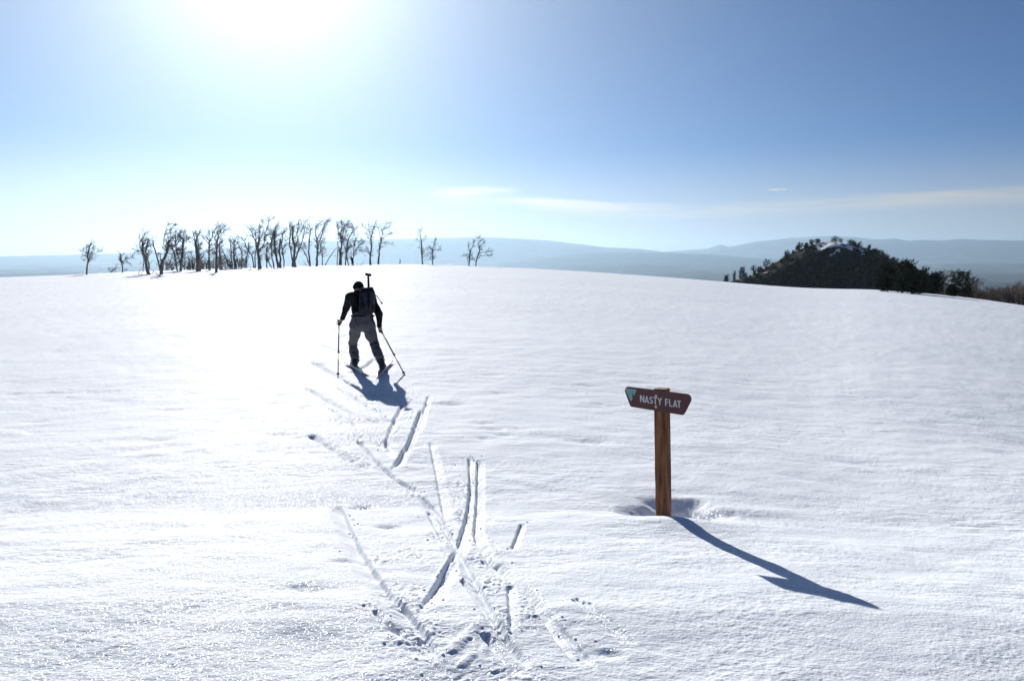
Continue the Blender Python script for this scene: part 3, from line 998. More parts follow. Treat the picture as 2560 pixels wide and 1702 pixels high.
TREES = [
    ('a', 'small lone leafless tree standing leftmost on the snow', [(40, 26, [(255, 1440), (270, 1250), (285, 1150), (290, 1080), (275, 1000), (285, 930), (310, 850), (325, 740), (380, 660)]),
        (16, 6, [(285, 1150), (350, 1100), (385, 1060), (400, 990), (380, 940), (470, 900), (560, 850)]), (16, 6, [(270, 1000), (215, 960), (150, 970)]), (15, 5, [(275, 930), (215, 890), (160, 850), (110, 860)]),
        (12, 5, [(265, 925), (245, 830), (270, 750)]), (10, 4, [(320, 800), (400, 790), (500, 740)]), (10, 4, [(280, 1040), (220, 1040), (200, 1090)])], 1.0),
    ('a', 'low tangle of dead branches lying between two small trees', [(22, 8, [(870, 1382), (920, 1300), (940, 1240)]), (18, 6, [(870, 1380), (830, 1320), (800, 1260)]), (18, 5, [(870, 1370), (770, 1320)]), (16, 6, [(900, 1340), (960, 1280), (995, 1235)]), (10, 5, [(930, 1375), (985, 1370)])], 0.5),
    ('a', 'small forked leafless tree, second from the left end', [(34, 24, [(1140, 1387), (1145, 1250), (1120, 1150), (1095, 1050), (1075, 910)]), (20, 7, [(1140, 1150), (1180, 1090), (1215, 1040), (1250, 950)]),
        (12, 4, [(1215, 1050), (1320, 1040), (1380, 1000)]), (9, 4, [(1150, 1160), (1250, 1140), (1320, 1190)]), (10, 4, [(1150, 1360), (1200, 1335)])], 1.0),
    ('b', 'gnarled twin-trunk tree leaning left, leftmost of the grove', [(72, 50, [(415, 1437), (370, 1300), (340, 1150), (300, 1000), (260, 870), (250, 760), (250, 650)]), (40, 26, [(420, 1300), (425, 1190), (380, 1030), (345, 900), (330, 820), (370, 720), (380, 620)]),
        (26, 6, [(240, 870), (200, 760), (190, 690), (205, 620), (280, 520), (310, 430), (350, 370)]), (24, 10, [(260, 760), (310, 700), (345, 600)]), (18, 8, [(330, 800), (400, 740), (435, 735)]),
        (14, 6, [(350, 790), (400, 840), (465, 872)]), (14, 4, [(230, 860), (150, 850), (40, 880)]), (14, 5, [(250, 940), (180, 930), (130, 880)]), (14, 8, [(380, 1000), (412, 968)])], 1.0),
    ('b', 'thin straight stem behind the leftmost leaning tree', [(26, 16, [(268, 1366), (280, 1200), (290, 1080), (270, 1000), (255, 940)])], 0.4),
    ('b', 'big forked tree with a long broken-off arm leaning left', [(68, 46, [(715, 1442), (715, 1300), (735, 1150), (790, 1030), (830, 920), (860, 810), (885, 720), (890, 650), (930, 590)]), (36, 32, [(690, 1300), (650, 1150), (610, 1000), (570, 850), (520, 720), (510, 615)]),
        (24, 6, [(840, 800), (790, 730), (770, 650), (795, 590), (790, 470), (830, 310), (890, 190)]), (20, 8, [(880, 800), (940, 750), (985, 680)]), (40, 36, [(725, 1120), (712, 1050)]), (18, 8, [(800, 900), (780, 850), (795, 800)]),
        (10, 4, [(780, 915), (650, 942)]), (10, 5, [(870, 870), (940, 860)]), (22, 6, [(930, 590), (970, 560), (940, 480), (960, 350), (1000, 240), (1060, 220)])], 0.9),
    ('b', 'bushy crowned tree with two trunks forming a narrow V', [(62, 40, [(1190, 1352), (1200, 1200), (1215, 1050), (1230, 900), (1245, 750), (1250, 600), (1230, 530)]), (50, 28, [(1115, 1360), (1090, 1200), (1050, 1000), (1020, 860), (970, 760), (930, 730)]),
        (36, 20, [(1180, 1180), (1140, 1000), (1100, 850), (1085, 700), (1060, 600), (1050, 450)]), (24, 10, [(1085, 700), (1150, 620), (1200, 560)]), (22, 10, [(1215, 890), (1130, 800)]),
        (14, 5, [(1085, 640), (1130, 520), (1180, 400), (1190, 350)]), (14, 5, [(1250, 590), (1320, 570), (1370, 540)]), (16, 6, [(1060, 620), (1000, 590), (980, 500)]), (12, 5, [(1200, 560), (1250, 450), (1270, 380)])], 1.7),
    ('c', 'thick trunked tree with raised broken limbs and long left arms', [(108, 50, [(360, 1352), (350, 1200), (330, 1000), (310, 850), (295, 700), (285, 600)]), (44, 16, [(385, 1340), (375, 1000), (350, 850), (345, 700), (340, 600), (345, 540)]),
        (28, 12, [(268, 590), (240, 500), (220, 420)]), (36, 14, [(300, 585), (330, 490), (380, 430), (400, 350)]), (18, 12, [(300, 560), (310, 480), (290, 420)]), (20, 8, [(258, 590), (190, 540), (110, 545), (0, 590)]),
        (14, 6, [(255, 700), (180, 650), (80, 610)]), (18, 8, [(370, 750), (430, 690)]), (14, 6, [(280, 860), (200, 860), (90, 890)])], 0.8),
    ('c', 'slender tree with wide cup of branches beside the thick trunk', [(46, 34, [(625, 1332), (615, 1150), (625, 1000), (620, 850), (620, 700), (630, 610)]), (26, 14, [(630, 610), (690, 540), (695, 460), (690, 430)]),
        (22, 6, [(605, 680), (540, 610), (480, 560), (430, 500)]), (14, 5, [(612, 620), (590, 570), (530, 500)]), (16, 6, [(635, 590), (620, 500), (610, 420), (560, 390)]), (18, 5, [(690, 440), (740, 400), (740, 350), (800, 280), (850, 240), (950, 170)])], 1.0),
    ('c', 'tall tree nearest the viewer with crown swept right', [(62, 34, [(795, 1392), (795, 1200), (790, 1000), (800, 800), (805, 680), (830, 580), (840, 510)]), (22, 6, [(840, 510), (870, 430), (890, 350), (960, 290), (1040, 260)]),
        (22, 8, [(790, 640), (760, 560), (770, 470), (740, 410)]), (20, 5, [(840, 530), (900, 500), (920, 430), (1000, 360), (1140, 330)]), (10, 5, [(740, 385), (880, 382)])], 1.0),
    ('c', 'dark straight trunk right behind the tall swept tree', [(60, 30, [(890, 1312), (890, 1150), (880, 1000), (870, 850), (870, 700), (880, 630)]), (18, 6, [(885, 700), (930, 640), (940, 560)])], 0.7),
    ('c', 'bare trunk leaning left against its neighbour in the grove', [(40, 16, [(1140, 1282), (1070, 1150), (1010, 1030), (990, 930), (950, 850), (895, 755)])], 0.4),
    ('c', 'slim upright tree with sparse top in mid grove', [(32, 16, [(1182, 1282), (1160, 1100), (1150, 900), (1140, 750), (1130, 600)]), (14, 6, [(1140, 760), (1180, 680), (1230, 620)])], 1.0),
    ('c', 'bent tree with twin limbs in mid grove', [(50, 22, [(1262, 1282), (1230, 1100), (1215, 900), (1210, 720), (1230, 620)]), (16, 6, [(1215, 860), (1270, 800), (1330, 780)]), (14, 5, [(1212, 720), (1160, 640), (1110, 600)])], 1.0),
    ('c', 'thin tree with top curving left in mid grove', [(32, 14, [(1410, 1272), (1420, 1100), (1420, 950), (1390, 850), (1340, 720), (1300, 650), (1250, 620)]), (12, 5, [(1310, 650), (1315, 580), (1340, 490)])], 0.9),
    ('c', 'thin straight tree between two curved ones in mid grove', [(32, 14, [(1520, 1272), (1530, 1100), (1545, 950), (1560, 850), (1580, 720), (1590, 600)]), (12, 5, [(1545, 940), (1510, 900), (1480, 880)])], 0.9),
    ('d', 'crooked tree bending left, ending in a dark knobbed stub', [(38, 18, [(540, 1372), (510, 1150), (480, 1050), (400, 960), (350, 870), (330, 780), (290, 700), (335, 655)]), (16, 6, [(350, 880), (280, 850)]), (14, 6, [(290, 700), (260, 690)]), (10, 4, [(480, 1040), (510, 970)])], 0.7),
    ('d', 'slim dark pole-like trunk left of the biggest tree', [(32, 20, [(572, 1372), (570, 1150), (585, 950), (580, 700), (590, 600), (580, 500)])], 0.5),
    ('d', 'biggest tree of the grove with wide spreading crown', [(88, 50, [(680, 1387), (665, 1150), (640, 950), (630, 800), (660, 700)]), (26, 10, [(660, 700), (700, 650), (740, 560), (745, 500)]), (32, 8, [(610, 780), (560, 680), (510, 600), (500, 530), (450, 450), (400, 390), (350, 370)]),
        (18, 8, [(510, 400), (560, 470), (640, 530)]), (28, 8, [(650, 720), (660, 560), (680, 450), (680, 380), (675, 260)]), (12, 5, [(690, 380), (740, 300), (750, 240)]), (34, 8, [(670, 940), (720, 880), (770, 790), (800, 700), (820, 560), (840, 430), (890, 300), (900, 220), (910, 120)])], 1.1),
    ('d', 'short tree with dense round twiggy head', [(34, 22, [(860, 1362), (850, 1150), (845, 1000), (840, 900)]), (14, 6, [(842, 920), (800, 870), (780, 830)]), (14, 6, [(842, 920), (890, 860), (930, 820)]), (12, 5, [(840, 900), (850, 830), (860, 780)])], 2.2),
    ('d', 'dead trunk leaning left beside the round headed tree', [(34, 18, [(970, 1362), (890, 1200), (855, 1080), (850, 1020)])], 0.2),
    ('d', 'curved tree with a nest-like tangle of upper branches', [(38, 20, [(1040, 1366), (1000, 1200), (965, 1050), (970, 850), (970, 700), (1000, 600), (1010, 500)]), (18, 6, [(965, 685), (920, 600), (850, 560)]), (14, 5, [(1000, 600), (960, 500), (880, 470)])], 1.4),
    ('d', 'sturdy tree leaning left with bushy crown beside a snag', [(62, 30, [(1140, 1362), (1110, 1200), (1080, 1050), (1050, 850), (1040, 650), (1050, 520), (1060, 430)]), (16, 7, [(1045, 700), (1000, 640), (990, 520)]), (14, 5, [(1050, 540), (1120, 560), (1170, 575)]), (12, 5, [(1055, 480), (1090, 380), (1130, 330)])], 1.4),
    ('d', 'dead snag with pointed broken top', [(54, 30, [(1180, 1362), (1190, 1150), (1165, 1000), (1170, 850), (1175, 750), (1175, 650)]), (10, 5, [(1130, 1080), (980, 960)])], 0.15),
    ('d', 'thin tree with small forked top right of the snag', [(34, 18, [(1277, 1357), (1270, 1200), (1240, 1050), (1220, 850), (1220, 750), (1240, 680), (1220, 600), (1240, 530)]), (16, 6, [(1240, 960), (1280, 880), (1290, 820)]), (12, 5, [(1235, 540), (1290, 470), (1330, 440)]), (10, 4, [(1230, 740), (1300, 710), (1350, 700)])], 1.1),
    ('e', 'many stemmed tree rising from one broad flared base', [(66, 42, [(345, 1342), (345, 1200), (355, 1000), (365, 850), (340, 780), (320, 680), (310, 570), (330, 450), (280, 380)]), (40, 18, [(312, 1215), (270, 1000), (245, 850), (240, 650), (250, 480), (240, 370), (230, 300)]),
        (38, 10, [(368, 1185), (430, 1020), (480, 870), (520, 750), (560, 630), (590, 530), (600, 420), (620, 330)]), (32, 10, [(375, 830), (420, 750), (440, 620), (410, 560), (430, 430), (440, 300), (455, 240)]), (20, 7, [(450, 600), (520, 480), (570, 360), (600, 270), (680, 180)]), (14, 5, [(590, 580), (650, 510), (690, 420)]), (14, 7, [(240, 640), (140, 600)])], 0.9),
    ('e', 'straight tree with a dead limb leaning against it', [(46, 20, [(725, 1332), (720, 1150), (700, 980), (710, 820), (730, 620), (735, 480), (750, 390)]), (30, 10, [(712, 1260), (640, 1060), (580, 950), (520, 870), (420, 850)]), (14, 6, [(692, 1010), (640, 900), (580, 780)]), (14, 5, [(720, 600), (700, 540), (640, 520)])], 0.35),
    ('e', 'tall double crowned tree swept to the right', [(52, 36, [(910, 1332), (905, 1150), (925, 950), (905, 750), (900, 670)]), (28, 8, [(900, 670), (870, 570), (870, 450), (890, 380), (930, 290), (970, 280)]), (26, 6, [(905, 670), (960, 570), (1010, 470), (1060, 400), (1090, 320), (1110, 240), (1200, 230)]),
        (32, 8, [(930, 880), (960, 740), (1010, 600), (1020, 500), (1080, 420), (1140, 330), (1220, 300)])], 1.0),
    ('e', 'thin curved stem right of the tall double crowned tree', [(28, 14, [(1042, 1312), (1030, 1100), (990, 950), (985, 820), (1020, 740), (1050, 700)]), (8, 4, [(990, 860), (1070, 870)])], 1.1),
    ('e', 'dead pole leaning right across the open gap', [(28, 12, [(1100, 1312), (1200, 1140), (1280, 1000), (1390, 880)])], 0.12),
    ('e', 'slim dead upright pole beside the reddish trunk', [(26, 17, [(1402, 1312), (1390, 1250), (1410, 1080), (1420, 900), (1410, 710)])], 0.1),
    ('f', 'thick reddish lower trunk with a full bushy crown', [(78, 50, [(305, 1307), (300, 1150), (298, 1000), (300, 930)]), (42, 26, [(310, 940), (330, 850), (330, 740), (315, 600), (320, 490)]), (20, 6, [(320, 490), (345, 400), (340, 300), (320, 220)]), (14, 5, [(305, 560), (250, 470), (220, 300)]),
        (24, 6, [(340, 650), (380, 520), (380, 400), (440, 320), (560, 290)]), (12, 5, [(310, 750), (250, 640), (240, 540)]), (12, 5, [(385, 480), (430, 420), (520, 390), (600, 380)])], 1.7),
    ('f', 'two thin trunks crossing like an X', [(32, 18, [(428, 1307), (440, 1150), (445, 950), (470, 880), (490, 750), (500, 640), (560, 560), (600, 440)]), (32, 16, [(500, 1307), (470, 1150), (445, 1000), (430, 900), (370, 780), (350, 720)]), (10, 4, [(500, 640), (430, 560), (420, 480)])], 1.5),
    ('f', 'low wide branching tree right behind the standing person', [(24, 14, [(612, 1302), (620, 1050), (630, 940), (650, 850), (660, 700), (690, 610)]), (14, 5, [(640, 950), (670, 920), (740, 830), (840, 760), (920, 690)]), (12, 4, [(650, 940), (750, 940), (900, 980)]), (8, 4, [(622, 910), (540, 850)]), (9, 4, [(740, 830), (760, 740), (830, 670)])], 1.3),
    ('f', 'left one of the pair of tall slim trees', [(52, 32, [(1030, 1297), (1035, 1150), (1045, 1000), (1065, 870), (1045, 750), (1045, 670), (1065, 590)]), (24, 8, [(1065, 590), (1095, 480), (1110, 370), (1160, 280)]), (22, 8, [(1055, 590), (1010, 480), (1005, 380), (1000, 290)]), (16, 5, [(1000, 460), (930, 400), (830, 350)]),
        (14, 6, [(1075, 500), (1040, 420)]), (9, 4, [(1035, 650), (970, 600), (900, 500)])], 0.65),
    ('f', 'right one of the pair of tall slim trees', [(44, 26, [(1235, 1282), (1245, 1100), (1255, 900), (1285, 760), (1295, 690)]), (22, 6, [(1295, 690), (1330, 560), (1340, 450), (1380, 370), (1400, 280), (1500, 250)]), (18, 6, [(1293, 680), (1270, 560), (1260, 470), (1220, 380), (1160, 370)]), (15, 6, [(1320, 660), (1410, 590), (1510, 530), (1600, 490)]),
        (14, 4, [(1290, 765), (1350, 750), (1450, 800), (1560, 790)]), (9, 4, [(1360, 420), (1540, 330)])], 0.8),
    ('g', 'thin tree with a low branch reaching right to its twin', [(32, 20, [(520, 957), (510, 800), (500, 650), (505, 550), (490, 450)]), (15, 6, [(490, 450), (470, 350), (475, 270)]), (14, 8, [(525, 820), (590, 770), (660, 750), (720, 690)]), (8, 4, [(510, 480), (590, 390)]), (8, 3, [(470, 410), (410, 370)]), (8, 4, [(465, 350), (420, 310)]),
        (7, 3, [(490, 580), (450, 510), (410, 440)]), (8, 4, [(490, 650), (430, 600)]), (9, 4, [(525, 690), (600, 650)]), (8, 3, [(530, 880), (600, 870), (680, 850)])], 0.45),
    ('g', 'short tree right beside the thin tree with the low branch', [(26, 16, [(722, 962), (720, 800), (718, 680)]), (14, 6, [(718, 680), (735, 600), (745, 540), (780, 460)]), (12, 6, [(715, 660), (660, 610)]), (9, 3, [(725, 700), (800, 670), (860, 660)])], 1.3),
    ('g', 'left tree of the rightmost pair on the crest', [(32, 18, [(1438, 988), (1440, 850), (1450, 720), (1460, 680)]), (13, 5, [(1460, 680), (1520, 590), (1535, 490)]), (10, 4, [(1450, 690), (1430, 620), (1430, 570)]), (12, 7, [(1425, 920), (1400, 860), (1410, 790)]), (7, 3, [(1450, 740), (1310, 790)]), (7, 3, [(1460, 870), (1550, 850)])], 0.9),
    ('g', 'rightmost tree on the crest, leaning right with long boughs', [(28, 16, [(1562, 992), (1580, 900), (1605, 800), (1630, 700), (1630, 620)]), (11, 5, [(1630, 620), (1610, 560), (1610, 480), (1620, 420)]), (9, 4, [(1640, 720), (1730, 710), (1870, 690)]), (9, 4, [(1630, 600), (1700, 550), (1740, 520)]), (8, 3, [(1620, 520), (1700, 480)]), (8, 3, [(1640, 770), (1740, 780), (1850, 780)])], 1.0),
]
for i, (k, lab, stems, tw) in enumerate(TREES):
    fl = 2.6 if 'flared base' in lab else (1.35 if stems[0][0] > 40 else 1.0)
    if 'tangle of dead' in lab:
        bare_tree(k, lab, stems, tw, seed=i, name='dead_branch', cat='branch', group='fallen wood on the snow', bury=0.1)
    else:
        bare_tree(k, lab, stems, tw, seed=i, flare=fl)

# fallen wood and stumps on the snow


def fallen(key, name, label, cat, limbs, seed):
    rnd = random.Random(seed)
    mb = MB()
    g = ground_hit(*Z[key](limbs[0][1][0]))
    d = g[1]
    zf = FPX / d * (7.863 if key == 'g' else 9.8)
    og = (g[0], g[1], g[2])
    for (w0, pl, on) in limbs:
        pts = []
        for p in pl:
            s = Z[key](p)
            q = at(s[0], s[1], d)
            if on:
                q[2] = float(base_z(q[0], q[1])) + w0 / zf * 0.3
            pts.append(Vector(q))
        pts = resample(pts, 0.35)
        pts = [p + Vector((rnd.gauss(0, .03), rnd.gauss(0, .05), rnd.gauss(0, .02))) for p in pts]
        r = w0 / zf / 2
        mb.tube(pts, [max(0.02, r * (1 - 0.55 * i / len(pts)) * rnd.uniform(.85, 1.15)) for i in range(len(pts))], 6)
    return mb.build(name, M_BARK, None, origin=og, label=label, cat=cat, group='fallen wood on the snow').__setattr__('location', og)


fallen('c', 'fallen_log', 'long dark log lying on the snow right of the tall tree', 'log', [(34, [(870, 1325), (1000, 1332), (1150, 1325), (1420, 1325)], True), (22, [(930, 1350), (1080, 1362)], True), (10, [(1090, 1360), (1170, 1375)], True)], 1)
fallen('d', 'fallen_log', 'small bent log with one upright stub on the snow', 'log', [(22, [(390, 1425), (450, 1410), (530, 1432)], False), (14, [(445, 1412), (445, 1330)], False)], 2)
fallen('b', 'fallen_branch', 'fallen branch beneath the leftmost leaning tree', 'branch', [(14, [(150, 1450), (280, 1440), (430, 1432)], True), (9, [(170, 1430), (215, 1310), (260, 1240)], False), (9, [(250, 1440), (220, 1390)], False), (8, [(20, 1484), (120, 1475)], True)], 3)
fallen('b', 'fallen_branch', 'tangled fallen branch between the two big left trees', 'branch', [(14, [(640, 1452), (590, 1390), (520, 1350), (470, 1330)], False), (10, [(500, 1420), (545, 1330)], False), (10, [(440, 1420), (520, 1400), (620, 1440)], False)], 4)
fallen('b', 'fallen_branch', 'short crooked twig poking from snow near the V tree', 'branch', [(9, [(1020, 1415), (1025, 1380), (1000, 1350)], False), (9, [(1025, 1380), (1100, 1365)], False)], 5)
fallen('e', 'fallen_branch', 'spiky fallen bough at the foot of the straight tree', 'branch', [(14, [(700, 1322), (620, 1282), (560, 1305)], False), (8, [(620, 1280), (560, 1180)], False), (7, [(640, 1290), (600, 1230)], False)], 6)
fallen('f', 'fallen_branch', 'curved thin branch sticking up right of the standing person', 'branch', [(12, [(790, 1302), (850, 1260), (868, 1210), (858, 1170)], False), (9, [(715, 1305), (732, 1262)], False), (9, [(735, 1300), (690, 1270)], False)], 7)
fallen('f', 'fallen_branch', 'small dark stub beside the left one of the slim pair', 'branch', [(16, [(1085, 1290), (1090, 1265)], False)], 8)
fallen('g', 'stump', 'thin broken stump standing alone on the crest', 'stump', [(26, [(75, 945), (77, 890), (74, 838)], False)], 9)

# twiggy scrub in the grove and along the right edge


def scrub_mesh(seed, h, spread, stems):
    rnd = random.Random(seed)
    mb = MB()
    for s in range(stems):
        a = rnd.uniform(0, 2 * math.pi)
        p = Vector((math.cos(a) * spread * .3 * rnd.random(), math.sin(a) * spread * .3 * rnd.random(), -0.2))
        d = Vector((math.cos(a) * .3, math.sin(a) * .3, 1)).normalized()
        L = h * rnd.uniform(.6, 1.0)
        pts, cur = [p.copy()], p.copy()
        for i in range(6):
            d = (d + Vector((rnd.gauss(0, .12), rnd.gauss(0, .12), .05))).normalized()
            cur = cur + d * L / 6
            pts.append(cur.copy())
        mb.tube(pts, [0.05 * (1 - .8 * i / 6) + 0.008 for i in range(7)], 4, cap=False)
        for k in range(7):
            i = rnd.randint(1, 5)
            twig_spray(mb, pts[i], rnd_dir(d, rnd.uniform(.4, 1.0), rnd, Vector((0, 0, .2))), L * rnd.uniform(.25, .5), 0.022, rnd, 1, Vector((0, 0, .25)), 5)
    o = mb.build('scrub_proto', M_SCRUB, None)
    me_ = o.data
    bpy.data.objects.remove(o)
    return me_


SCRUB = [scrub_mesh(40 + i, h, s, n) for i, (h, s, n) in enumerate([(2.6, 2.2, 9), (2.2, 2.4, 8), (3.0, 1.8, 7), (1.6, 2.0, 8)])]
rnd = random.Random(12)


def put(name, me_, x, y, z, rz, sc, **kw):
    o = bpy.data.objects.new(name, me_)
    o.location = (x, y, z)
    o.rotation_euler = (0, 0, rz)
    o.scale = (sc[0], sc[1], sc[2]) if isinstance(sc, tuple) else (sc, sc, sc)
    return link(o, **kw)


for i in range(46):
    px = 2312 + 275 * (i + rnd.random()) / 46
    py = np.interp(px, CREST[:, 0], CREST[:, 1])
    g = ground_hit(px, py)
    d = g[1] + rnd.uniform(2, 16)
    x = (px - CXP) / FPX * d / CP
    z = float(base_z(x, d))
    need = (CZ + (slope(np.interp(px, [2300, 2400, 2480, 2560], [714, 716, 716, 712]) + rnd.uniform(-5, 8))) * d) - z
    put('scrub_bush', SCRUB[rnd.randint(0, 2)], x, d, z, rnd.uniform(0, 6.28), (1.15, 1.15, max(0.5, need / 2.5)), label='leafless brown scrub bush %s on the right snow edge' % (w_ := ('left of the lone pine' if px < 2385 else ('just right of the lone pine' if px < 2470 else 'in the rightmost thicket'))), cat='bush', group='brown scrub ' + w_)
for i, (px, py) in enumerate([(412, 676), (432, 676), (470, 675), (480, 675), (487, 675), (505, 673), (512, 673), (522, 673), (532, 672), (545, 672), (562, 672), (572, 671), (585, 671), (598, 671), (612, 670)]):
    g = ground_hit(px, py + 0.5)
    d = g[1] + rnd.uniform(1, 10)
    x = (px - CXP) / FPX * d
    put('scrub_bush', SCRUB[rnd.randint(0, 3)], x, d, float(base_z(x, d)), rnd.uniform(0, 6.28), rnd.uniform(.8, 1.25), label='leafless scrub bush growing between the trunks of the left grove', cat='bush', group='scrub among the bare grove')

# ------------------------------------------------------------------ rocky knoll with evergreens
DK = 300.0
KN = np.array([(1700, 730), (1780, 714), (1805, 708), (1835, 702), (1870, 692), (1900, 676), (1930, 659), (1955, 646), (1980, 629), (2005, 617), (2030, 609), (2050, 603), (2085, 603), (2105, 612), (2150, 632), (2180, 650), (2215, 668), (2245, 690), (2290, 712), (2340, 728), (2400, 740)], float)
_kx = (KN[:, 0] - CXP) / FPX * DK / CP
_kz = np.array([at(px, py, DK)[2] for px, py in KN])


def knoll_z(x, y):
    zt = np.interp(x, _kx, _kz)
    s = (y - DK) / 44.0
    bell = np.where(s < 0, 1 - 0.020 * np.clip(-s / 0.18, 0, 1) - 0.98 * sstep(0.18, 1.2, -s), 1 - sstep(0, 1.6, s))
    n = 1.5 * perlin(x / 9.0, y / 9.0) + 0.8 * perlin(x / 3.6 + 4, y / 3.6) + 0.35 * perlin(x / 1.5, y / 1.5 + 7)
    return -50 + (zt + 50) * bell + n * (0.35 + 0.65 * np.clip(np.abs(s) * 2.2, 0, 1))


kx = np.linspace(_kx[0], _kx[-1], 220)
ky = np.linspace(DK - 52, DK + 72, 150)
KX, KY = np.meshgrid(kx, ky, indexing='ij')
KZ = knoll_z(KX.ravel(), KY.ravel())
idx = np.arange(KX.size).reshape(KX.shape)
F3 = np.stack([idx[:-1, :-1], idx[1:, :-1], idx[1:, 1:], idx[:-1, 1:]], -1).reshape(-1, 4)


def knoll_material():
    m = material('knoll_brush', (0.02, 0.02, 0.018), 0.95, 0.05)
    N, L = m.node_tree.nodes, m.node_tree.links
    b = N['Principled BSDF']
    t = N.new('ShaderNodeTexCoord')
    n1 = N.new('ShaderNodeTexNoise')
    n1.inputs['Scale'].default_value = 0.55
    n1.inputs['Detail'].default_value = 7.0
    n1.inputs['Roughness'].default_value = 0.65
    L.new(t.outputs['Object'], n1.inputs['Vector'])
    cr = N.new('ShaderNodeValToRGB')
    e = cr.color_ramp.elements
    e[0].position, e[0].color = 0.35, (0.008, 0.008, 0.007, 1)
    e[1].position, e[1].color = 0.72, (0.018, 0.016, 0.014, 1)
    L.new(n1.outputs['Fac'], cr.inputs[0])
    sx = N.new('ShaderNodeSeparateXYZ')
    L.new(t.outputs['Object'], sx.inputs[0])
    mr_ = N.new('ShaderNodeMapRange')
    L.new(sx.outputs['Z'], mr_.inputs[0])
    mr_.inputs[1].default_value = 5.0
    mr_.inputs[2].default_value = 11.0
    mr_.inputs[3].default_value = 0.0
    mr_.inputs[4].default_value = 0.36
    n2 = N.new('ShaderNodeTexNoise')
    n2.inputs['Scale'].default_value = 0.28
    n2.inputs['Detail'].default_value = 5.0
    L.new(t.outputs['Object'], n2.inputs['Vector'])
    ad = N.new('ShaderNodeMath')
    ad.operation = 'ADD'
    L.new(n2.outputs['Fac'], ad.inputs[0])
    L.new(mr_.outputs[0], ad.inputs[1])
    th = N.new('ShaderNodeMapRange')
    L.new(ad.outputs[0], th.inputs[0])
    th.inputs[1].default_value = 0.69
    th.inputs[2].default_value = 0.72
    mx = N.new('ShaderNodeMix')
    mx.data_type = 'RGBA'
    L.new(th.outputs[0], mx.inputs[0])
    L.new(cr.outputs[0], mx.inputs[6])
    mx.inputs[7].default_value = (0.82, 0.84, 0.88, 1)
    L.new(mx.outputs[2], b.inputs['Base Color'])
    return m


mesh_obj('knoll', np_mesh('knoll', np.stack([KX.ravel(), KY.ravel(), KZ], 1), F3, knoll_material()), kind='structure')


def conifer_meshes(seed, h, w, n_limb, tuft, style):
    """unit evergreen: trunk mesh and crown mesh, base at origin"""
    rs = np.random.RandomState(seed)
    rnd_ = random.Random(seed)
    tr = MB()
    lean = Vector((rnd_.uniform(-.06, .06), rnd_.uniform(-.06, .06), 1))
    tp = [lean * (h * 0.9 * i / 7) + Vector((rnd_.gauss(0, .04), rnd_.gauss(0, .04), 0)) * (i > 0) for i in range(8)]
    tp[0] = Vector((0, 0, -0.5))
    tr.tube(tp, [h * 0.026 * (1 - .85 * i / 7) + 0.012 for i in range(8)], 6)
    centres, sizes, dirs = [], [], []
    for k in range(n_limb):
        t = (k + rnd_.random()) / n_limb
        if style == 'pine':
            zf_ = 0.16 + 0.82 * t
            reach = w / 2 * (0.55 + 0.75 * math.sin(math.pi * min(1, zf_ * 0.95 + 0.08)) * rnd_.uniform(.55, 1.15)) * (1.0 if zf_ < .85 else .6)
            up = 0.25 + 0.75 * zf_
        else:
            zf_ = 0.10 + 0.86 * t
            prof = (1 - abs(zf_ - 0.42) / 0.75) ** 0.6
            reach = w / 2 * prof * rnd_.uniform(.7, 1.15)
            up = 0.15 + 0.7 * zf_
        a = rnd_.uniform(0, 2 * math.pi)
        p0 = lean * (h * zf_ * 0.88)
        d = Vector((math.cos(a), math.sin(a), 0))
        p1 = p0 + d * reach * .55 + Vector((0, 0, reach * .12 * up))
        p2 = p0 + d * reach + Vector((0, 0, reach * up * .75))
        tr.tube([p0, p1, p2], [h * .009 + .01, h * .006 + .006, .008], 4, cap=False)
        nt = max(2, int(reach / (h * 0.06)))
        for j in range(nt):
            s = 0.25 + 0.75 * (j + rnd_.random()) / nt
            q = p0.lerp(p1, s * 2) if s < .5 else p1.lerp(p2, s * 2 - 1)
            sp_ = h * (0.035 if style == 'pine' else 0.055)
            q = q + Vector((rnd_.gauss(0, sp_), rnd_.gauss(0, sp_), rnd_.gauss(0, sp_ * .7)))
            centres.append(q)
            sizes.append(h * (0.042 if style == 'pine' else 0.062) * rnd_.uniform(.7, 1.3))
            dirs.append((p2 - p1).normalized())
    C = np.array(centres)
    S = np.array(sizes)
    D = np.array(dirs)
    n = len(C)
    P = np.repeat(C, tuft, 0)
    SS = np.repeat(S, tuft)[:, None]
    g = rs.normal(0, 1, (n * tuft, 3))
    g /= np.linalg.norm(g, axis=1)[:, None] + 1e-9
    rad = rs.rand(n * tuft, 1) ** 0.5
    DD = np.repeat(D, tuft, 0)
    P = P + g * SS * rad * np.array([1, 1, .8]) + DD * SS * rs.normal(0, .7, (n * tuft, 1))
    ax = g + rs.normal(0, .5, g.shape) + DD * .6
    ax /= np.linalg.norm(ax, axis=1)[:, None]
    sd = np.cross(ax, rs.normal(0, 1, ax.shape))
    sd /= np.linalg.norm(sd, axis=1)[:, None] + 1e-9
    l = SS * rs.uniform(.5, 1.0, (n * tuft, 1))
    wd = l * .32
    tri = np.stack([P - sd * wd, P + sd * wd, P + ax * l], 1).reshape(-1, 3)
    cm = np_mesh('crown', tri, np.arange(len(tri)).reshape(-1, 3), M_NEEDLE if seed % 2 else M_NEEDLE2, smooth=False)
    to = tr.build('trunk_tmp', M_CBARK, None)
    tm = to.data
    bpy.data.objects.remove(to)
    return tm, cm


FAR_CON = [conifer_meshes(100 + i, 1.0 * 4.2, wv, 26, 26, st) for i, (wv, st) in enumerate([(3.0, 'juniper'), (2.4, 'juniper'), (3.6, 'juniper'), (2.1, 'pine'), (2.8, 'pine'), (3.3, 'juniper')])]


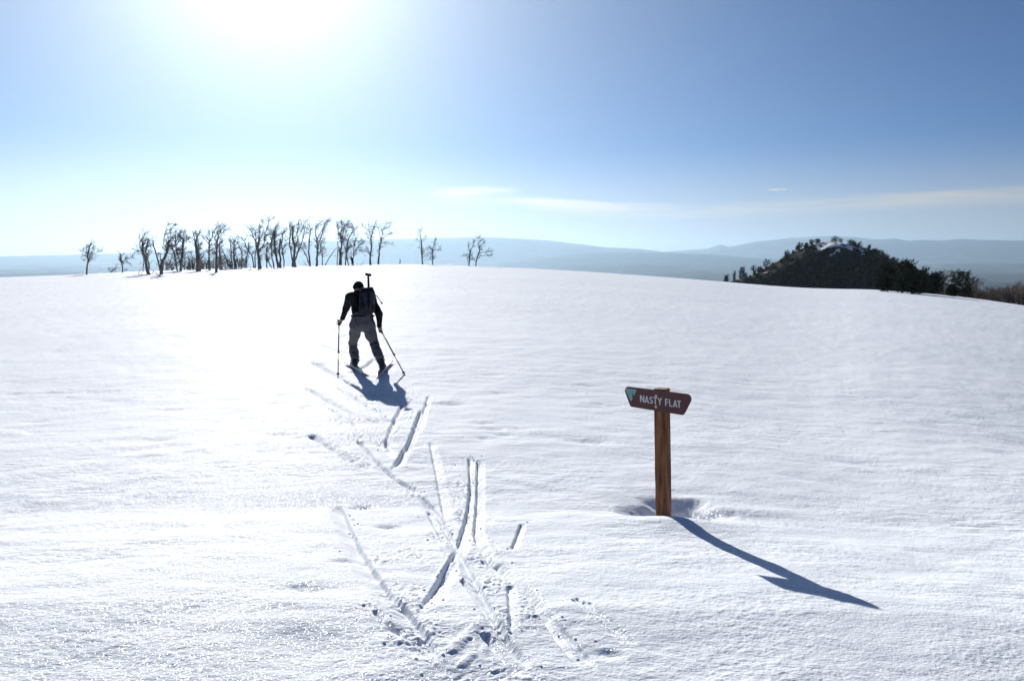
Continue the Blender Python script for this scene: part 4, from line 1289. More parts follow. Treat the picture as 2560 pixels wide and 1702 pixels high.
def conifer(pair, x, y, z, h, wscale, rz, label, group=None, base_h=4.2, name='evergreen_tree'):
    root = empty(name, (x, y, z), label, 'tree', group)
    sc = h / base_h
    for nm, me_ in (('trunk', pair[0]), ('crown', pair[1])):
        o = bpy.data.objects.new(nm, me_)
        o.rotation_euler = (0, 0, rz)
        o.scale = (sc * wscale, sc * wscale, sc)
        link(o, root)
    return root


rnd = random.Random(31)
# trees that stand out on the knoll's outline: photo x, foot y, top y, width factor, label
OUT = [(1812, 704, 686, .9, 'tiny evergreen at the far left foot of the knoll'), (1829, 705, 675, .6, 'narrow spiky evergreen at the left foot of the knoll'), (1850, 700, 665, .8, 'thin evergreen third from the left end of the knoll'),
       (1877, 694, 661, 1.0, 'evergreen fourth from the left end of the knoll'), (1908, 672, 645, 1.0, 'pointed evergreen standing up on the lower left slope'), (1951, 642, 624, .8, 'small lone evergreen halfway up the left outline'),
       (1985, 626, 605, 1.0, 'evergreen on the upper left shoulder of the knoll'), (2003, 620, 606, 1.2, 'rounded evergreen just left of the summit snow'), (2034, 613, 600, 1.0, 'evergreen leaning over the left edge of the summit snow'),
       (2067, 604, 589.5, 1.5, 'wide evergreen on the very top of the knoll'), (2091, 612, 599, .8, 'small evergreen right of the one on top'), (2112, 616, 598, 1.1, 'twiggy evergreen on the right of the summit'),
       (2134, 628, 604, 1.0, 'evergreen on the upper right shoulder of the knoll'), (2155, 640, 610, 1.1, 'tall evergreen below the right shoulder'), (2176, 648, 624, 1.2, 'dark evergreen halfway down the right outline'),
       (2200, 665, 632, 1.2, 'large dark evergreen low on the right outline'), (2213, 675, 640, 1.0, 'evergreen lowest on the right outline behind the front cluster')]
for i, (px, pb, pt, wf, lab) in enumerate(OUT):
    x = (px - CXP) / FPX * DK / CP
    y = DK - rnd.uniform(0, 5)
    z = float(knoll_z(np.array([x]), np.array([y]))[0])
    ztop = at(px, pt, y)[2]
    h = max(2.0, ztop - z + 0.2)
    conifer(FAR_CON[i % 6], x, y, z - 0.2, h, wf * min(1.4, 3.6 / h * 1.05), rnd.uniform(0, 6.28), lab, 'evergreens on the knoll')
for i in range(62):
    px = 1850 + 385 * (i + rnd.random()) / 62
    if 2035 < px < 2100:
        continue
    x = (px - CXP) / FPX * DK / CP
    y = DK - rnd.uniform(-2, 7)
    z = float(knoll_z(np.array([x]), np.array([y]))[0])
    conifer(FAR_CON[rnd.randint(0, 5)], x, y, z - 0.25, rnd.uniform(0.9, 2.4), rnd.uniform(0.8, 1.4), rnd.uniform(0, 6.28), 'small dark evergreen along the %s skyline of the knoll' % ('left' if px < 2045 else 'right'), 'small evergreens on the %s knoll skyline' % ('left' if px < 2045 else 'right'))
cnt = 0
while cnt < 190:
    px = rnd.uniform(1815, 2310)
    x = (px - CXP) / FPX * DK / CP
    y = DK - rnd.uniform(2, 34)
    z = float(knoll_z(np.array([x]), np.array([y]))[0])
    zt = float(np.interp(x, _kx, _kz))
    u_ = x / y
    pz = (z - CZ) / y
    if pz < slope(np.interp(px, CREST[:, 0], CREST[:, 1])) - 0.009:
        continue
    h = rnd.uniform(2.2, 4.8)
    if (z + h - CZ) / y > (zt + 1.0 - CZ) / DK:
        continue
    # leave the summit snow and the brushy left face more open
    if (z + h > 8.2 and 2012 < px < 2118) or (z > 4 and rnd.random() < .3):
        continue
    if px < 2060 and rnd.random() < 0.15:
        continue
    side_ = 'left' if px < 1980 else ('middle' if px < 2130 else 'right')
    lvl_ = 'upper' if z > 1.0 else 'lower'
    conifer(FAR_CON[rnd.randint(0, 5)], x, y, z - 0.15, h, rnd.uniform(.9, 1.5), rnd.uniform(0, 6.28), 'dark evergreen in the dense cover of the %s %s part of the knoll' % (lvl_, side_), 'evergreens covering the %s %s knoll' % (lvl_, side_))
    cnt += 1

# evergreens at the right edge of the snow field
NEAR = [('juniper', 2214, 730, 655, 46, 'broad olive evergreen, leftmost of the cluster on the right snow edge', 61),
        ('juniper', 2250, 733, 645, 46, 'tallest evergreen of the cluster on the right snow edge', 62),
        ('juniper', 2273, 734, 659, 40, 'evergreen right of the tallest one in the cluster', 63),
        ('juniper', 2298, 733, 666, 34, 'slim evergreen, rightmost of the cluster on the snow edge', 64),
        ('juniper', 2331, 735, 676, 46, 'rounded dark evergreen with an upswept branch right of the cluster', 65),
        ('juniper', 2374, 741, 708, 26, 'low evergreen bush beside the bare grey tree', 66),
        ('pine', 2402, 742, 671, 50, 'lone pine with brushy upturned boughs at right', 67),
        ('juniper', 2232, 728, 676, 44, 'low evergreen filling the middle of the cluster', 68)]
for st, px, pb, pt, wpx, lab, sd in NEAR:
    g = ground_hit(px, pb)
    d = g[1] if pb < 742 and px < 2300 else g[1] + 1.5
    x = (px - CXP) / FPX * d / CP
    z = float(base_z(x, d))
    h = at(px, pt, d)[2] - z
    w = wpx / FPX * d
    pr = conifer_meshes(sd, h, w, 40 if st == 'pine' else 62, 34, st)
    conifer(pr, x, d, z - 0.05, h, 1.0, 0.0, lab, 'evergreens on the right snow edge', base_h=h)
bare_tree('y', 'bare grey tree between the rounded evergreen and the lone pine', [(20, 12, [(560, 870), (560, 700), (565, 600), (580, 480), (600, 380)]), (9, 4, [(565, 600), (630, 480), (700, 430)]), (8, 4, [(560, 620), (530, 520), (490, 480)])], 1.2, seed=91, mats=(M_SCRUB, M_SCRUB), group='bare trees on the right snow edge')
bare_tree('y', 'thin bare tree rising above the brown scrub', [(16, 8, [(1290, 960), (1290, 800), (1285, 680), (1310, 580)]), (8, 4, [(1290, 700), (1350, 620), (1400, 600)]), (8, 4, [(1288, 720), (1230, 640)])], 1.2, seed=92, mats=(M_SCRUB, M_SCRUB), group='bare trees on the right snow edge')
bare_tree('y', 'bare sapling near the right picture edge', [(16, 9, [(2160, 1060), (2165, 900), (2150, 760), (2160, 660)]), (8, 4, [(2160, 800), (2200, 700), (2210, 650)])], 1.0, seed=93, mats=(M_SCRUB, M_SCRUB), group='bare trees on the right snow edge')
bare_tree('y', 'bare sapling farthest right in the scrub', [(16, 9, [(2290, 1080), (2295, 900), (2310, 760), (2300, 670)]), (8, 4, [(2300, 820), (2340, 720)])], 1.0, seed=94, mats=(M_SCRUB, M_SCRUB), group='bare trees on the right snow edge')
#--PART3--
# ------------------------------------------------------------------ signpost
M_WOOD = material('post_wood', (0.060, 0.018, 0.007), 0.75, 0.2, vary=(0.27, 0.125, 0.058), scale=4.5, stretch=(7, 7, 0.9), bump=0.006, bump_scale=12.0, detail=9)
M_WOODTOP = material('post_end_grain', (0.20, 0.14, 0.085), 0.85, 0.2, vary=(0.34, 0.26, 0.17), scale=30)
M_SIGN = material('sign_brown', (0.075, 0.022, 0.022), 0.45, 0.4, vary=(0.095, 0.030, 0.028), scale=7)
M_LETTER = material('sign_letters', (0.62, 0.62, 0.62), 0.5, 0.4, vary=(0.50, 0.50, 0.51), scale=40)
M_TEAL = material('emblem_teal', (0.13, 0.33, 0.33), 0.5, 0.4, vary=(0.17, 0.40, 0.40), scale=25)
M_TEALD = material('emblem_dark', (0.015, 0.07, 0.07), 0.6, 0.3)
M_TEALL = material('emblem_border', (0.33, 0.50, 0.50), 0.5, 0.4)
M_STEEL = material('galvanised_steel', (0.55, 0.56, 0.60), 0.35, 0.5, metallic=0.7)

ANG = R(38)
T_AX = Vector((math.cos(ANG), -math.sin(ANG), 0))
N_AX = Vector((-math.sin(ANG), -math.cos(ANG), 0))
p_bot = Vector(at(1659.4, 1299, POST_D))
p_top = Vector(at(1654.5, 972, POST_D + 0.02))
UP = (p_top - p_bot).normalized()
T_AX = (T_AX - UP * T_AX.dot(UP)).normalized()
N_AX = T_AX.cross(UP).normalized()
if N_AX.y > 0:
    N_AX = -N_AX
POST = empty('signpost', (p_bot.x, p_bot.y, p_bot.z), 'square wooden post set in a hollow in the snow, carrying the brown sign', 'post')
mb = MB()
HW = 0.0445
foot = p_bot - UP * 0.75
rs_ = [(-1, -1), (-.82, -1), (0, -1), (.82, -1), (1, -1), (1, -.82), (1, 0), (1, .82), (1, 1), (.82, 1), (-.82, 1), (-1, 1), (-1, .82), (-1, -.82)]
prof = []
for a, b in [(-1, -.9), (-.9, -1), (-.3, -1.0), (.25, -1.0), (.9, -1), (1, -.9), (1, -.2), (1, .4), (1, .9), (.9, 1), (-.9, 1), (-1, .9)]:
    prof.append((a * HW, b * HW))
rnd = random.Random(8)
LP = (p_top - foot).length
levels = [LP * i / 26 for i in range(27)]
b0 = len(mb.v)
for li, lv in enumerate(levels):
    for k, (a, b) in enumerate(prof):
        w_ = 1 + 0.012 * math.sin(li * 1.7 + k * 2.1) + rnd.uniform(-.010, .010)
        mb.v.append(foot + UP * lv + T_AX * a * w_ - N_AX * b * w_ * -1)
npf = len(prof)
for li in range(len(levels) - 1):
    for k in range(npf):
        q = li * npf
        mb.f.append((q + k, q + (k + 1) % npf, q + npf + (k + 1) % npf, q + npf + k))
mb.build('shaft', M_WOOD, POST, origin=POST.location, smooth=False, fix=True)
mb = MB()
fr = (p_top, T_AX, N_AX * -1, UP)
mb.prism([(a * 1.0, b * 1.0) for a, b in prof], fr, 0.0005, 0.004)
mb.build('end_grain', M_WOODTOP, POST, origin=POST.location, smooth=False, fix=True)

# the sign board, found where the photo's rays meet the plane just in front of the post
pl_o = p_top + N_AX * (HW + 0.0035)


def on_board(p, off=0.0, key='h'):
    s = Z[key](p)
    d = Vector(ray(*s))
    o = Vector((0, 0, CZ))
    t = (pl_o + N_AX * off - o).dot(N_AX) / d.dot(N_AX)
    q = o + d * t - pl_o
    return (q.dot(T_AX), q.dot(UP))


def rounded(poly, rads, n=7):
    out = []
    m = len(poly)
    for i in range(m):
        p0, p1, p2 = Vector(poly[i - 1]), Vector(poly[i]), Vector(poly[(i + 1) % m])
        d0, d2 = (p0 - p1).normalized(), (p2 - p1).normalized()
        half = math.acos(max(-1, min(1, d0.dot(d2)))) / 2
        r = rads[i]
        t = r / math.tan(half)
        c = p1 + (d0 + d2).normalized() * (r / math.sin(half))
        a0, a1 = p1 + d0 * t - c, p1 + d2 * t - c
        s = math.atan2(a0.y, a0.x)
        e = math.atan2(a1.y, a1.x)
        de = (e - s + math.pi) % (2 * math.pi) - math.pi
        for k in range(n + 1):
            th = s + de * k / n
            out.append((c.x + r * math.cos(th), c.y + r * math.sin(th)))
    return out


cor = [on_board(p) for p in [(95, 180), (2310, 452), (1985, 1090), (330, 822)]]
bw = cor[1][0] - cor[0][0]
board_poly = rounded(cor, [0.032, 0.036, 0.030, 0.022])
mid = Vector(pl_o)
SIGN = empty('sign_board', (p_top.x, p_top.y, p_top.z), 'brown trail sign with white lettering bolted to the wooden post', 'sign')
mb = MB()
mb.prism(board_poly, (pl_o, T_AX, UP, N_AX), -0.003, 0.003)
mb.build('board', M_SIGN, SIGN, origin=SIGN.location, smooth=False, fix=True)

# lettering: strokes traced as straight bars and arcs in letter boxes
HB = 1.0


def stroke(poly_pts, w):
    """flat ribbon along a polyline -> list of quads polygons (2-D)"""
    out = []
    pts2 = [Vector(p) for p in poly_pts]
    L2, R2_ = [], []
    m = len(pts2)
    for i, p in enumerate(pts2):
        d = (pts2[min(i + 1, m - 1)] - pts2[max(i - 1, 0)]).normalized()
        nn = Vector((-d.y, d.x))
        sc_ = 1.0
        if 0 < i < m - 1:
            d1 = (pts2[i] - pts2[i - 1]).normalized()
            c_ = max(0.45, abs(Vector((-d1.y, d1.x)).dot(nn)))
            sc_ = 1 / c_
        L2.append(p + nn * w / 2 * sc_)
        R2_.append(p - nn * w / 2 * sc_)
    for i in range(m - 1):
        out.append([L2[i], R2_[i], R2_[i + 1], L2[i + 1]])
    return out


def arc(cx, cy, rx, ry, a0, a1, n=9):
    return [(cx + rx * math.cos(R(a0 + (a1 - a0) * i / n)), cy + ry * math.sin(R(a0 + (a1 - a0) * i / n))) for i in range(n + 1)]


SW = 0.15
GL = {   # width, strokes in a box of height 1
    'N': (0.56, [[(.075, 0), (.075, 1)], [(.485, 0), (.485, 1)], [(.09, .97), (.47, .03)]]),
    'A': (0.62, [[(.07, 0), (.31, .97)], [(.55, 0), (.31, .97)], [(.15, .27), (.47, .27)]]),
    'S': (0.56, [arc(.28, .73, .205, .20, 20, 270) + arc(.28, .27, .205, .20, 90, -160)]),
    'T': (0.54, [[(0, .925), (.54, .925)], [(.27, 0), (.27, .86)]]),
    'Y': (0.60, [[(.06, 1), (.30, .44)], [(.54, 1), (.30, .44)], [(.30, 0), (.30, .48)]]),
    'F': (0.50, [[(.075, 0), (.075, 1)], [(.14, .925), (.49, .925)], [(.14, .52), (.42, .52)]]),
    'L': (0.48, [[(.075, 0), (.075, 1)], [(.14, .075), (.47, .075)]]),
}
words = [('N', 632, 768), ('A', 778, 905), ('S', 918, 1035), ('T', 1045, 1165), ('Y', 1180, 1308), ('F', 1410, 1515), ('L', 1532, 1640), ('A', 1652, 1790), ('T', 1778, 1905)]
bl = lambda x: 672 + (x - 632) * (860 - 672) / (1850 - 632)      # baseline in the photo's zoom
cl = lambda x: 458 + (x - 632) * (632 - 458) / (1850 - 632)
for ch, x0, x1 in words:
    a0, b0_ = on_board((x0, bl(x0)))
    a1, b1_ = on_board((x1, bl(x1)))
    _, t0_ = on_board((x0, cl(x0)))
    _, t1_ = on_board((x1, cl(x1)))
    w_, sts = GL[ch]
    mb = MB()
    lay = 0
    for st in sts:
        for quad in stroke(st, SW):
            poly = []
            for q in quad:
                u_, v_ = q.x / w_, q.y
                yb = b0_ + (b1_ - b0_) * u_
                yt = t0_ + (t1_ - t0_) * u_
                poly.append((a0 + (a1 - a0) * u_, yb + (yt - yb) * v_))
            mb.prism(poly, (pl_o, T_AX, UP, N_AX), 0.0029, 0.0044 + 0.00006 * lay)
            lay += 1
    mb.build('letter', M_LETTER, SIGN, origin=SIGN.location, smooth=False, fix=True, label='white letter ' + ch)
# emblem: pointed-down teal triangle with a lone tree
tri = [on_board(p) for p in [(170, 252), (525, 292), (345, 668)]]
e_ = MB()
e_.prism(rounded(tri, [0.008, 0.008, 0.006], 4), (pl_o, T_AX, UP, N_AX), 0.0029, 0.0040)
EMB = e_.build('emblem', M_TEALL, SIGN, origin=SIGN.location, smooth=False, fix=True, label='teal triangle emblem with a dark tree')
cxy = Vector((sum(p[0] for p in tri) / 3, sum(p[1] for p in tri) / 3))
inner = [tuple(cxy + (Vector(p) - cxy) * 0.84) for p in tri]
e_ = MB()
e_.prism(rounded(inner, [0.006, 0.006, 0.005], 4), (pl_o, T_AX, UP, N_AX), 0.0040, 0.0046)
e_.build('emblem_field', M_TEAL, EMB, smooth=False, fix=True, origin=SIGN.location)
e_ = MB()
tx = [on_board(p) for p in [(408, 385), (425, 430), (418, 432), (432, 480), (424, 482), (438, 528), (412, 530), (410, 600), (400, 590), (401, 528), (385, 524), (398, 478), (390, 476), (402, 430), (396, 428)]]
e_.prism(tx, (pl_o, T_AX, UP, N_AX), 0.0046, 0.0052)
e_.build('emblem_tree', M_TEALD, EMB, smooth=False, fix=True, origin=SIGN.location)
for bp_ in ((1125, 485), (1122, 820)):
    a_, b_ = on_board(bp_)
    c_ = pl_o + T_AX * a_ + UP * b_
    mb = MB()
    mb.tube([c_ - N_AX * 0.0, c_ + N_AX * 0.004], [0.0095, 0.0095], 12)
    mb.tube([c_ + N_AX * 0.004, c_ + N_AX * 0.008, c_ + N_AX * 0.010], [0.0062, 0.0058, 0.003], 6)
    mb.build('bolt', M_STEEL, SIGN, origin=SIGN.location, smooth=False, fix=True)

# ------------------------------------------------------------------ soft-shape tools for the people


class SDF:
    def __init__(self, lo, hi, h):
        self.lo, self.h = np.array(lo, float), h
        self.n = np.ceil((np.array(hi) - self.lo) / h).astype(int) + 1
        self.A = np.full(self.n, 0.5, np.float32)

    def _sl(self, lo, hi):
        a = np.clip(np.floor((lo - self.lo) / self.h).astype(int), 0, self.n)
        b = np.clip(np.ceil((hi - self.lo) / self.h).astype(int) + 1, 0, self.n)
        ax = [self.lo[i] + self.h * np.arange(a[i], b[i]) for i in range(3)]
        X = np.meshgrid(*ax, indexing='ij')
        return tuple(slice(a[i], b[i]) for i in range(3)), X

    def _add(self, sl, d, k, cut=False):
        a = self.A[sl]
        d = d.astype(np.float32)
        if cut:
            self.A[sl] = np.maximum(a, -d)
            return
        if k <= 0:
            self.A[sl] = np.minimum(a, d)
        else:
            t = np.clip(0.5 + 0.5 * (a - d) / k, 0, 1)
            self.A[sl] = a * (1 - t) + d * t - k * t * (1 - t)

    def cone(self, p, q, r0, r1, k=0.02):
        p, q = np.array(p, float), np.array(q, float)
        m = max(r0, r1) + k + 3 * self.h
        sl, X = self._sl(np.minimum(p, q) - m, np.maximum(p, q) + m)
        if X[0].size == 0:
            return
        v = q - p
        L2 = max(v @ v, 1e-9)
        t = np.clip(((X[0] - p[0]) * v[0] + (X[1] - p[1]) * v[1] + (X[2] - p[2]) * v[2]) / L2, 0, 1)
        d = np.sqrt((X[0] - p[0] - t * v[0]) ** 2 + (X[1] - p[1] - t * v[1]) ** 2 + (X[2] - p[2] - t * v[2]) ** 2) - (r0 + (r1 - r0) * t)
        self._add(sl, d, k)

    def chain(self, pts, rads, k=0.02):
        for i in range(len(pts) - 1):
            self.cone(pts[i], pts[i + 1], rads[i], rads[i + 1], k)

    def ell(self, c, axes, rad, k=0.02, cut=False):
        c = np.array(c, float)
        m = max(rad) + k + 3 * self.h
        sl, X = self._sl(c - m, c + m)
        l = [sum((X[i] - c[i]) * axes[j][i] for i in range(3)) / rad[j] for j in range(3)]
        g = np.sqrt(l[0] ** 2 + l[1] ** 2 + l[2] ** 2)
        self._add(sl, (g - 1) * min(rad), k, cut)

    def box(self, c, axes, half, rnd_r, k=0.0):
        c = np.array(c, float)
        m = float(np.linalg.norm(half)) + k + 3 * self.h
        sl, X = self._sl(c - m, c + m)
        q = [np.abs(sum((X[i] - c[i]) * axes[j][i] for i in range(3))) - (half[j] - rnd_r) for j in range(3)]
        d = np.sqrt(sum(np.maximum(a, 0) ** 2 for a in q)) + np.minimum(np.maximum(np.maximum(q[0], q[1]), q[2]), 0) - rnd_r
        self._add(sl, d, k)

    def noise(self, amp, sc):
        ax = [self.lo[i] + self.h * np.arange(self.n[i]) for i in range(3)]
        X = np.meshgrid(*ax, indexing='ij')
        near_ = np.abs(self.A) < 0.06
        w = perlin(X[0][near_] / sc + 0.37 * X[1][near_] / sc, X[2][near_] / sc * 0.8 + 0.51 * X[1][near_] / sc)
        self.A[near_] += (amp * w).astype(np.float32)

    def mesh(self, name, mat):
        A = self.A
        s = A < 0
        nx, ny, nz_ = A.shape
        c = np.zeros((nx - 1, ny - 1, nz_ - 1), np.int8)
        offs = [(i, j, k) for i in (0, 1) for j in (0, 1) for k in (0, 1)]
        for (i, j, k) in offs:
            c += s[i:nx - 1 + i, j:ny - 1 + j, k:nz_ - 1 + k]
        mixed = (c > 0) & (c < 8)
        ids = np.argwhere(mixed)
        idx_ = np.full(mixed.shape, -1, np.int64)
        idx_[mixed] = np.arange(len(ids))
        acc = np.zeros((len(ids), 3))
        cnt_ = np.zeros(len(ids))
        for a in offs:
            for ax_ in range(3):
                if a[ax_]:
                    continue
                b = list(a)
                b[ax_] = 1
                va = A[ids[:, 0] + a[0], ids[:, 1] + a[1], ids[:, 2] + a[2]].astype(float)
                vb = A[ids[:, 0] + b[0], ids[:, 1] + b[1], ids[:, 2] + b[2]].astype(float)
                cr_ = (va < 0) != (vb < 0)
                t = np.where(cr_, va / np.where(cr_, va - vb, 1), 0)
                pos = np.array(a, float)[None] + np.eye(3)[ax_][None] * t[:, None]
                acc += pos * cr_[:, None]
                cnt_ += cr_
        V_ = self.lo + self.h * (ids + acc / cnt_[:, None])
        faces = []
        for ax_ in range(3):
            o1, o2 = [(1, 2), (2, 0), (0, 1)][ax_]
            sa = [slice(None)] * 3
            sb = [slice(None)] * 3
            sa[ax_] = slice(0, -1)
            sb[ax_] = slice(1, None)
            ch = s[tuple(sa)] != s[tuple(sb)]
            e = np.argwhere(ch)
            e = e[(e[:, o1] > 0) & (e[:, o2] > 0)]
            e = e[(e[:, o1] < A.shape[o1] - 1) & (e[:, o2] < A.shape[o2] - 1)]
            sgn = s[e[:, 0], e[:, 1], e[:, 2]]

            def cell(d1, d2):
                q = e.copy()
                q[:, o1] -= d1
                q[:, o2] -= d2
                return idx_[q[:, 0], q[:, 1], q[:, 2]]
            f = np.stack([cell(1, 1), cell(0, 1), cell(0, 0), cell(1, 0)], 1)
            f = np.where(sgn[:, None], f, f[:, ::-1])
            faces.append(f)
        F_ = np.vstack(faces)
        return V_, F_


def sdf_obj(sd, name, mat, parent, origin, **kw):
    V_, F_ = sd.mesh(name, mat)
    o = bpy.data.objects.new(name, np_mesh(name, V_ - np.array(origin), F_, mat))
    return link(o, parent, **kw)


def nv(v):
    v = np.array(v, float)
    return v / (np.linalg.norm(v) + 1e-12)


def hand(sd, grip, axis, wrist, sgn=1.0):
    """a closed hand round a pole: palm, four bent fingers, thumb"""
    a = nv(axis)
    w = np.array(wrist) - np.array(grip)
    w = nv(w - a * (w @ a))
    n = np.cross(a, w) * sgn
    g = np.array(grip)
    cyl = lambda th, r, lv: g + (w * math.cos(th) + n * math.sin(th)) * r + a * lv
    sd.cone(np.array(wrist), cyl(0.35, 0.040, 0.0), 0.027, 0.026, 0.02)
    sd.cone(cyl(0.5, 0.036, -.028), cyl(0.5, 0.036, .030), 0.019, 0.019, 0.015)
    for i in range(4):
        lv = (i - 1.5) * 0.0215
        ln = [0.90, 1.0, 0.97, 0.84][i]
        th = [0.75, 0.75 + 1.0 * ln, 0.75 + 1.9 * ln, 0.75 + 2.75 * ln]
        rr = [0.033, 0.031, 0.027, 0.025]
        pts_ = [cyl(t, r, lv + 0.002 * j) for j, (t, r) in enumerate(zip(th, rr))]
        sd.chain(pts_, [0.0105, 0.0098, 0.0088, 0.0078], 0.004)
    tp_ = [cyl(-0.15, 0.040, 0.012), cyl(-0.75, 0.034, 0.040), cyl(-1.5, 0.028, 0.050), cyl(-2.2, 0.026, 0.052)]
    sd.chain(tp_, [0.015, 0.012, 0.0105, 0.009], 0.006)


M_SKIN = material('skin', (0.42, 0.24, 0.17), 0.6, 0.35, vary=(0.36, 0.19, 0.135), scale=20)
M_JACKET = material('black_fleece', (0.008, 0.008, 0.010), 0.9, 0.15, vary=(0.014, 0.014, 0.017), scale=18, bump=0.004, bump_scale=35)
M_TROUSER = material('grey_trousers', (0.095, 0.09, 0.10), 0.85, 0.2, vary=(0.13, 0.125, 0.138), scale=9, bump=0.006, bump_scale=16)
M_BLACK = material('black_webbing', (0.010, 0.010, 0.011), 0.7, 0.3)
M_BOOT = material('boot_shell', (0.030, 0.030, 0.034), 0.4, 0.5, vary=(0.055, 0.055, 0.060), scale=14)
M_BUCKLE = material('boot_buckle', (0.45, 0.45, 0.47), 0.35, 0.5, metallic=0.6)
M_PACK = material('pack_cloth', (0.013, 0.013, 0.017), 0.8, 0.2, vary=(0.020, 0.020, 0.025), scale=20, bump=0.004, bump_scale=25)
M_PANEL = material('pack_panel', (0.050, 0.050, 0.064), 0.75, 0.25, vary=(0.065, 0.065, 0.08), scale=14, bump=0.003, bump_scale=30)
M_POLE = material('pole_metal', (0.045, 0.045, 0.050), 0.4, 0.5)
M_SKI = material('ski_topsheet', (0.50, 0.48, 0.47), 0.35, 0.5, vary=(0.30, 0.28, 0.28), scale=3.0, stretch=(1, 1, 1))
M_SKIB = material('ski_base', (0.30, 0.29, 0.29), 0.4, 0.5)
M_BEANIE = material('beanie_knit', (0.010, 0.010, 0.011), 0.95, 0.1, bump=0.006, bump_scale=60)

# ------------------------------------------------------------------ the skier
bL = ground_hit(*Z['s']((642, 1112)))
bR = ground_hit(*Z['s']((935, 1150)))
dL, dR = bL[1], bR[1]
D0 = (dL + dR) / 2


def S(zx, zy, dep):
    q = Z['s']((zx, zy))
    return at(q[0], q[1], dep)


J = dict(hipL=S(642, 650, D0 - .02), hipR=S(762, 650, D0 - .06), kneeL=S(600, 840, dL + .14), ankL=S(628, 1020, dL + .0), kneeR=S(830, 850, dR + .17), ankR=S(893, 1015, dR + .02),
         waistL=S(655, 560, D0 - .02), waistR=S(758, 560, D0 - .04), chL=S(638, 380, D0 + .18), chR=S(752, 385, D0 + .16), neck=S(655, 315, D0 + .27), head=S(663, 256, D0 + .34),
         shL=S(572, 350, D0 + .20), elL=S(530, 468, D0 + .30), wrL=S(489, 578, D0 + .36), shR=S(805, 392, D0 + .17), elR=S(878, 530, D0 + .06), wrR=S(886, 662, D0 + .12))
PX0, PY0 = (bL[0] + bR[0]) / 2, D0
PERSON = empty('person', (PX0, PY0, float(base_z(PX0, PY0))), 'skier seen from behind in black top and grey trousers, striding with two poles', 'person')
OG = np.array(PERSON.location)
lo = np.array([min(v[0] for v in J.values()) - .22, D0 - .75, bR[2] - .12])
hi = np.array([max(v[0] for v in J.values()) + .22, D0 + .85, J['head'][2] + .22])
# poles first, as the hands close round them
tipL, tipR = ground_hit(*Z['s']((445, 1195))), ground_hit(*Z['s']((1156, 1180)))
gripL, gripR = S(455, 622, D0 + .40), S(900, 702, D0 + .16)
axL, axR = nv(gripL - tipL), nv(gripR - tipR)

body = SDF(lo, hi, 0.0055)
hd = J['head']
EX, EY, EZ = np.eye(3)
fw = nv((0.0, 1.0, -0.25))
upv = nv(EZ - fw * (EZ @ fw))
sdv = np.cross(fw, upv)
body.ell(hd, (sdv, fw, upv), (0.076, 0.094, 0.108), 0.01)
body.ell(hd + fw * .03 - upv * .06, (sdv, fw, upv), (0.055, 0.065, 0.06), 0.03)        # jaw
body.cone(hd + fw * .085 + upv * .005, hd + fw * .108 - upv * .022, 0.010, 0.015, 0.012)       # nose
body.cone(hd + fw * .082 - upv * .052 - sdv * .02, hd + fw * .082 - upv * .052 + sdv * .02, 0.008, 0.008, 0.008)   # lips
body.ell(hd + fw * .085 + upv * .018 + sdv * .03, (sdv, fw, upv), (0.016, 0.012, 0.010), 0.0, cut=True)
body.ell(hd + fw * .085 + upv * .018 - sdv * .03, (sdv, fw, upv), (0.016, 0.012, 0.010), 0.0, cut=True)
for sg in (-1, 1):
    body.ell(hd + sdv * sg * .076 - upv * .005 - fw * .005, (sdv, fw, upv), (0.012, 0.020, 0.032), 0.006)
    body.ell(hd + fw * .080 + upv * .018 + sdv * sg * .03, (sdv, fw, upv), (0.012, 0.011, 0.011), 0.0)
body.cone(J['neck'] - EZ * .03, hd - upv * .05, 0.058, 0.055, 0.03)
for a, b, r0, r1 in [('chL', 'waistL', .085, .075), ('chR', 'waistR', .085, .075), ('neck', 'chL', .06, .08), ('neck', 'chR', .06, .08), ('chL', 'shL', .07, .055), ('chR', 'shR', .07, .055), ('shL', 'elL', .050, .040), ('elL', 'wrL', .040, .028),
                     ('shR', 'elR', .050, .040), ('elR', 'wrR', .040, .028), ('waistL', 'hipL', .085, .09), ('waistR', 'hipR', .085, .09), ('waistL', 'waistR', .08, .08), ('hipL', 'hipR', .09, .09), ('hipL', 'kneeL', .085, .055), ('hipR', 'kneeR', .085, .055),
                     ('kneeL', 'ankL', .052, .040), ('kneeR', 'ankR', .052, .040)]:
    body.cone(J[a], J[b], r0, r1, 0.05)
hand(body, gripL, axL, J['wrL'], 1.0)
hand(body, gripR, axR, J['wrR'], -1.0)
sdf_obj(body, 'body', M_SKIN, PERSON, OG)

jk = SDF(lo, hi, 0.008)
jk.cone(J['chL'], J['waistL'] + EZ * .02, .108, .090, .06)
jk.cone(J['chR'], J['waistR'] + EZ * .02, .108, .090, .06)
jk.cone(J['chL'], J['chR'], .110, .110, .06)
jk.cone(J['neck'] - EZ * .02, J['chL'], .075, .10, .06)
jk.cone(J['neck'] - EZ * .02, J['chR'], .075, .10, .06)
jk.cone(J['neck'], J['neck'] + (hd - J['neck']) * .35, .070, .064, .02)
jk.cone(J['chL'] + EZ * .02, J['shL'], .095, .078, .06)
jk.cone(J['chR'] + EZ * .02, J['shR'], .095, .078, .06)
for a, b, c in (('shL', 'elL', 'wrL'), ('shR', 'elR', 'wrR')):
    jk.cone(J[a], J[b], .076, .062, .04)
    jk.cone(J[b], J[c] - (J[c] - J[b]) * .10, .060, .043, .03)
    e_ = J[c] - (J[c] - J[b]) * .12
    jk.cone(e_, e_ + nv(J[c] - J[b]) * .015, .044, .046, .01)
jk.noise(0.012, 0.11)
sdf_obj(jk, 'jacket', M_JACKET, PERSON, OG)

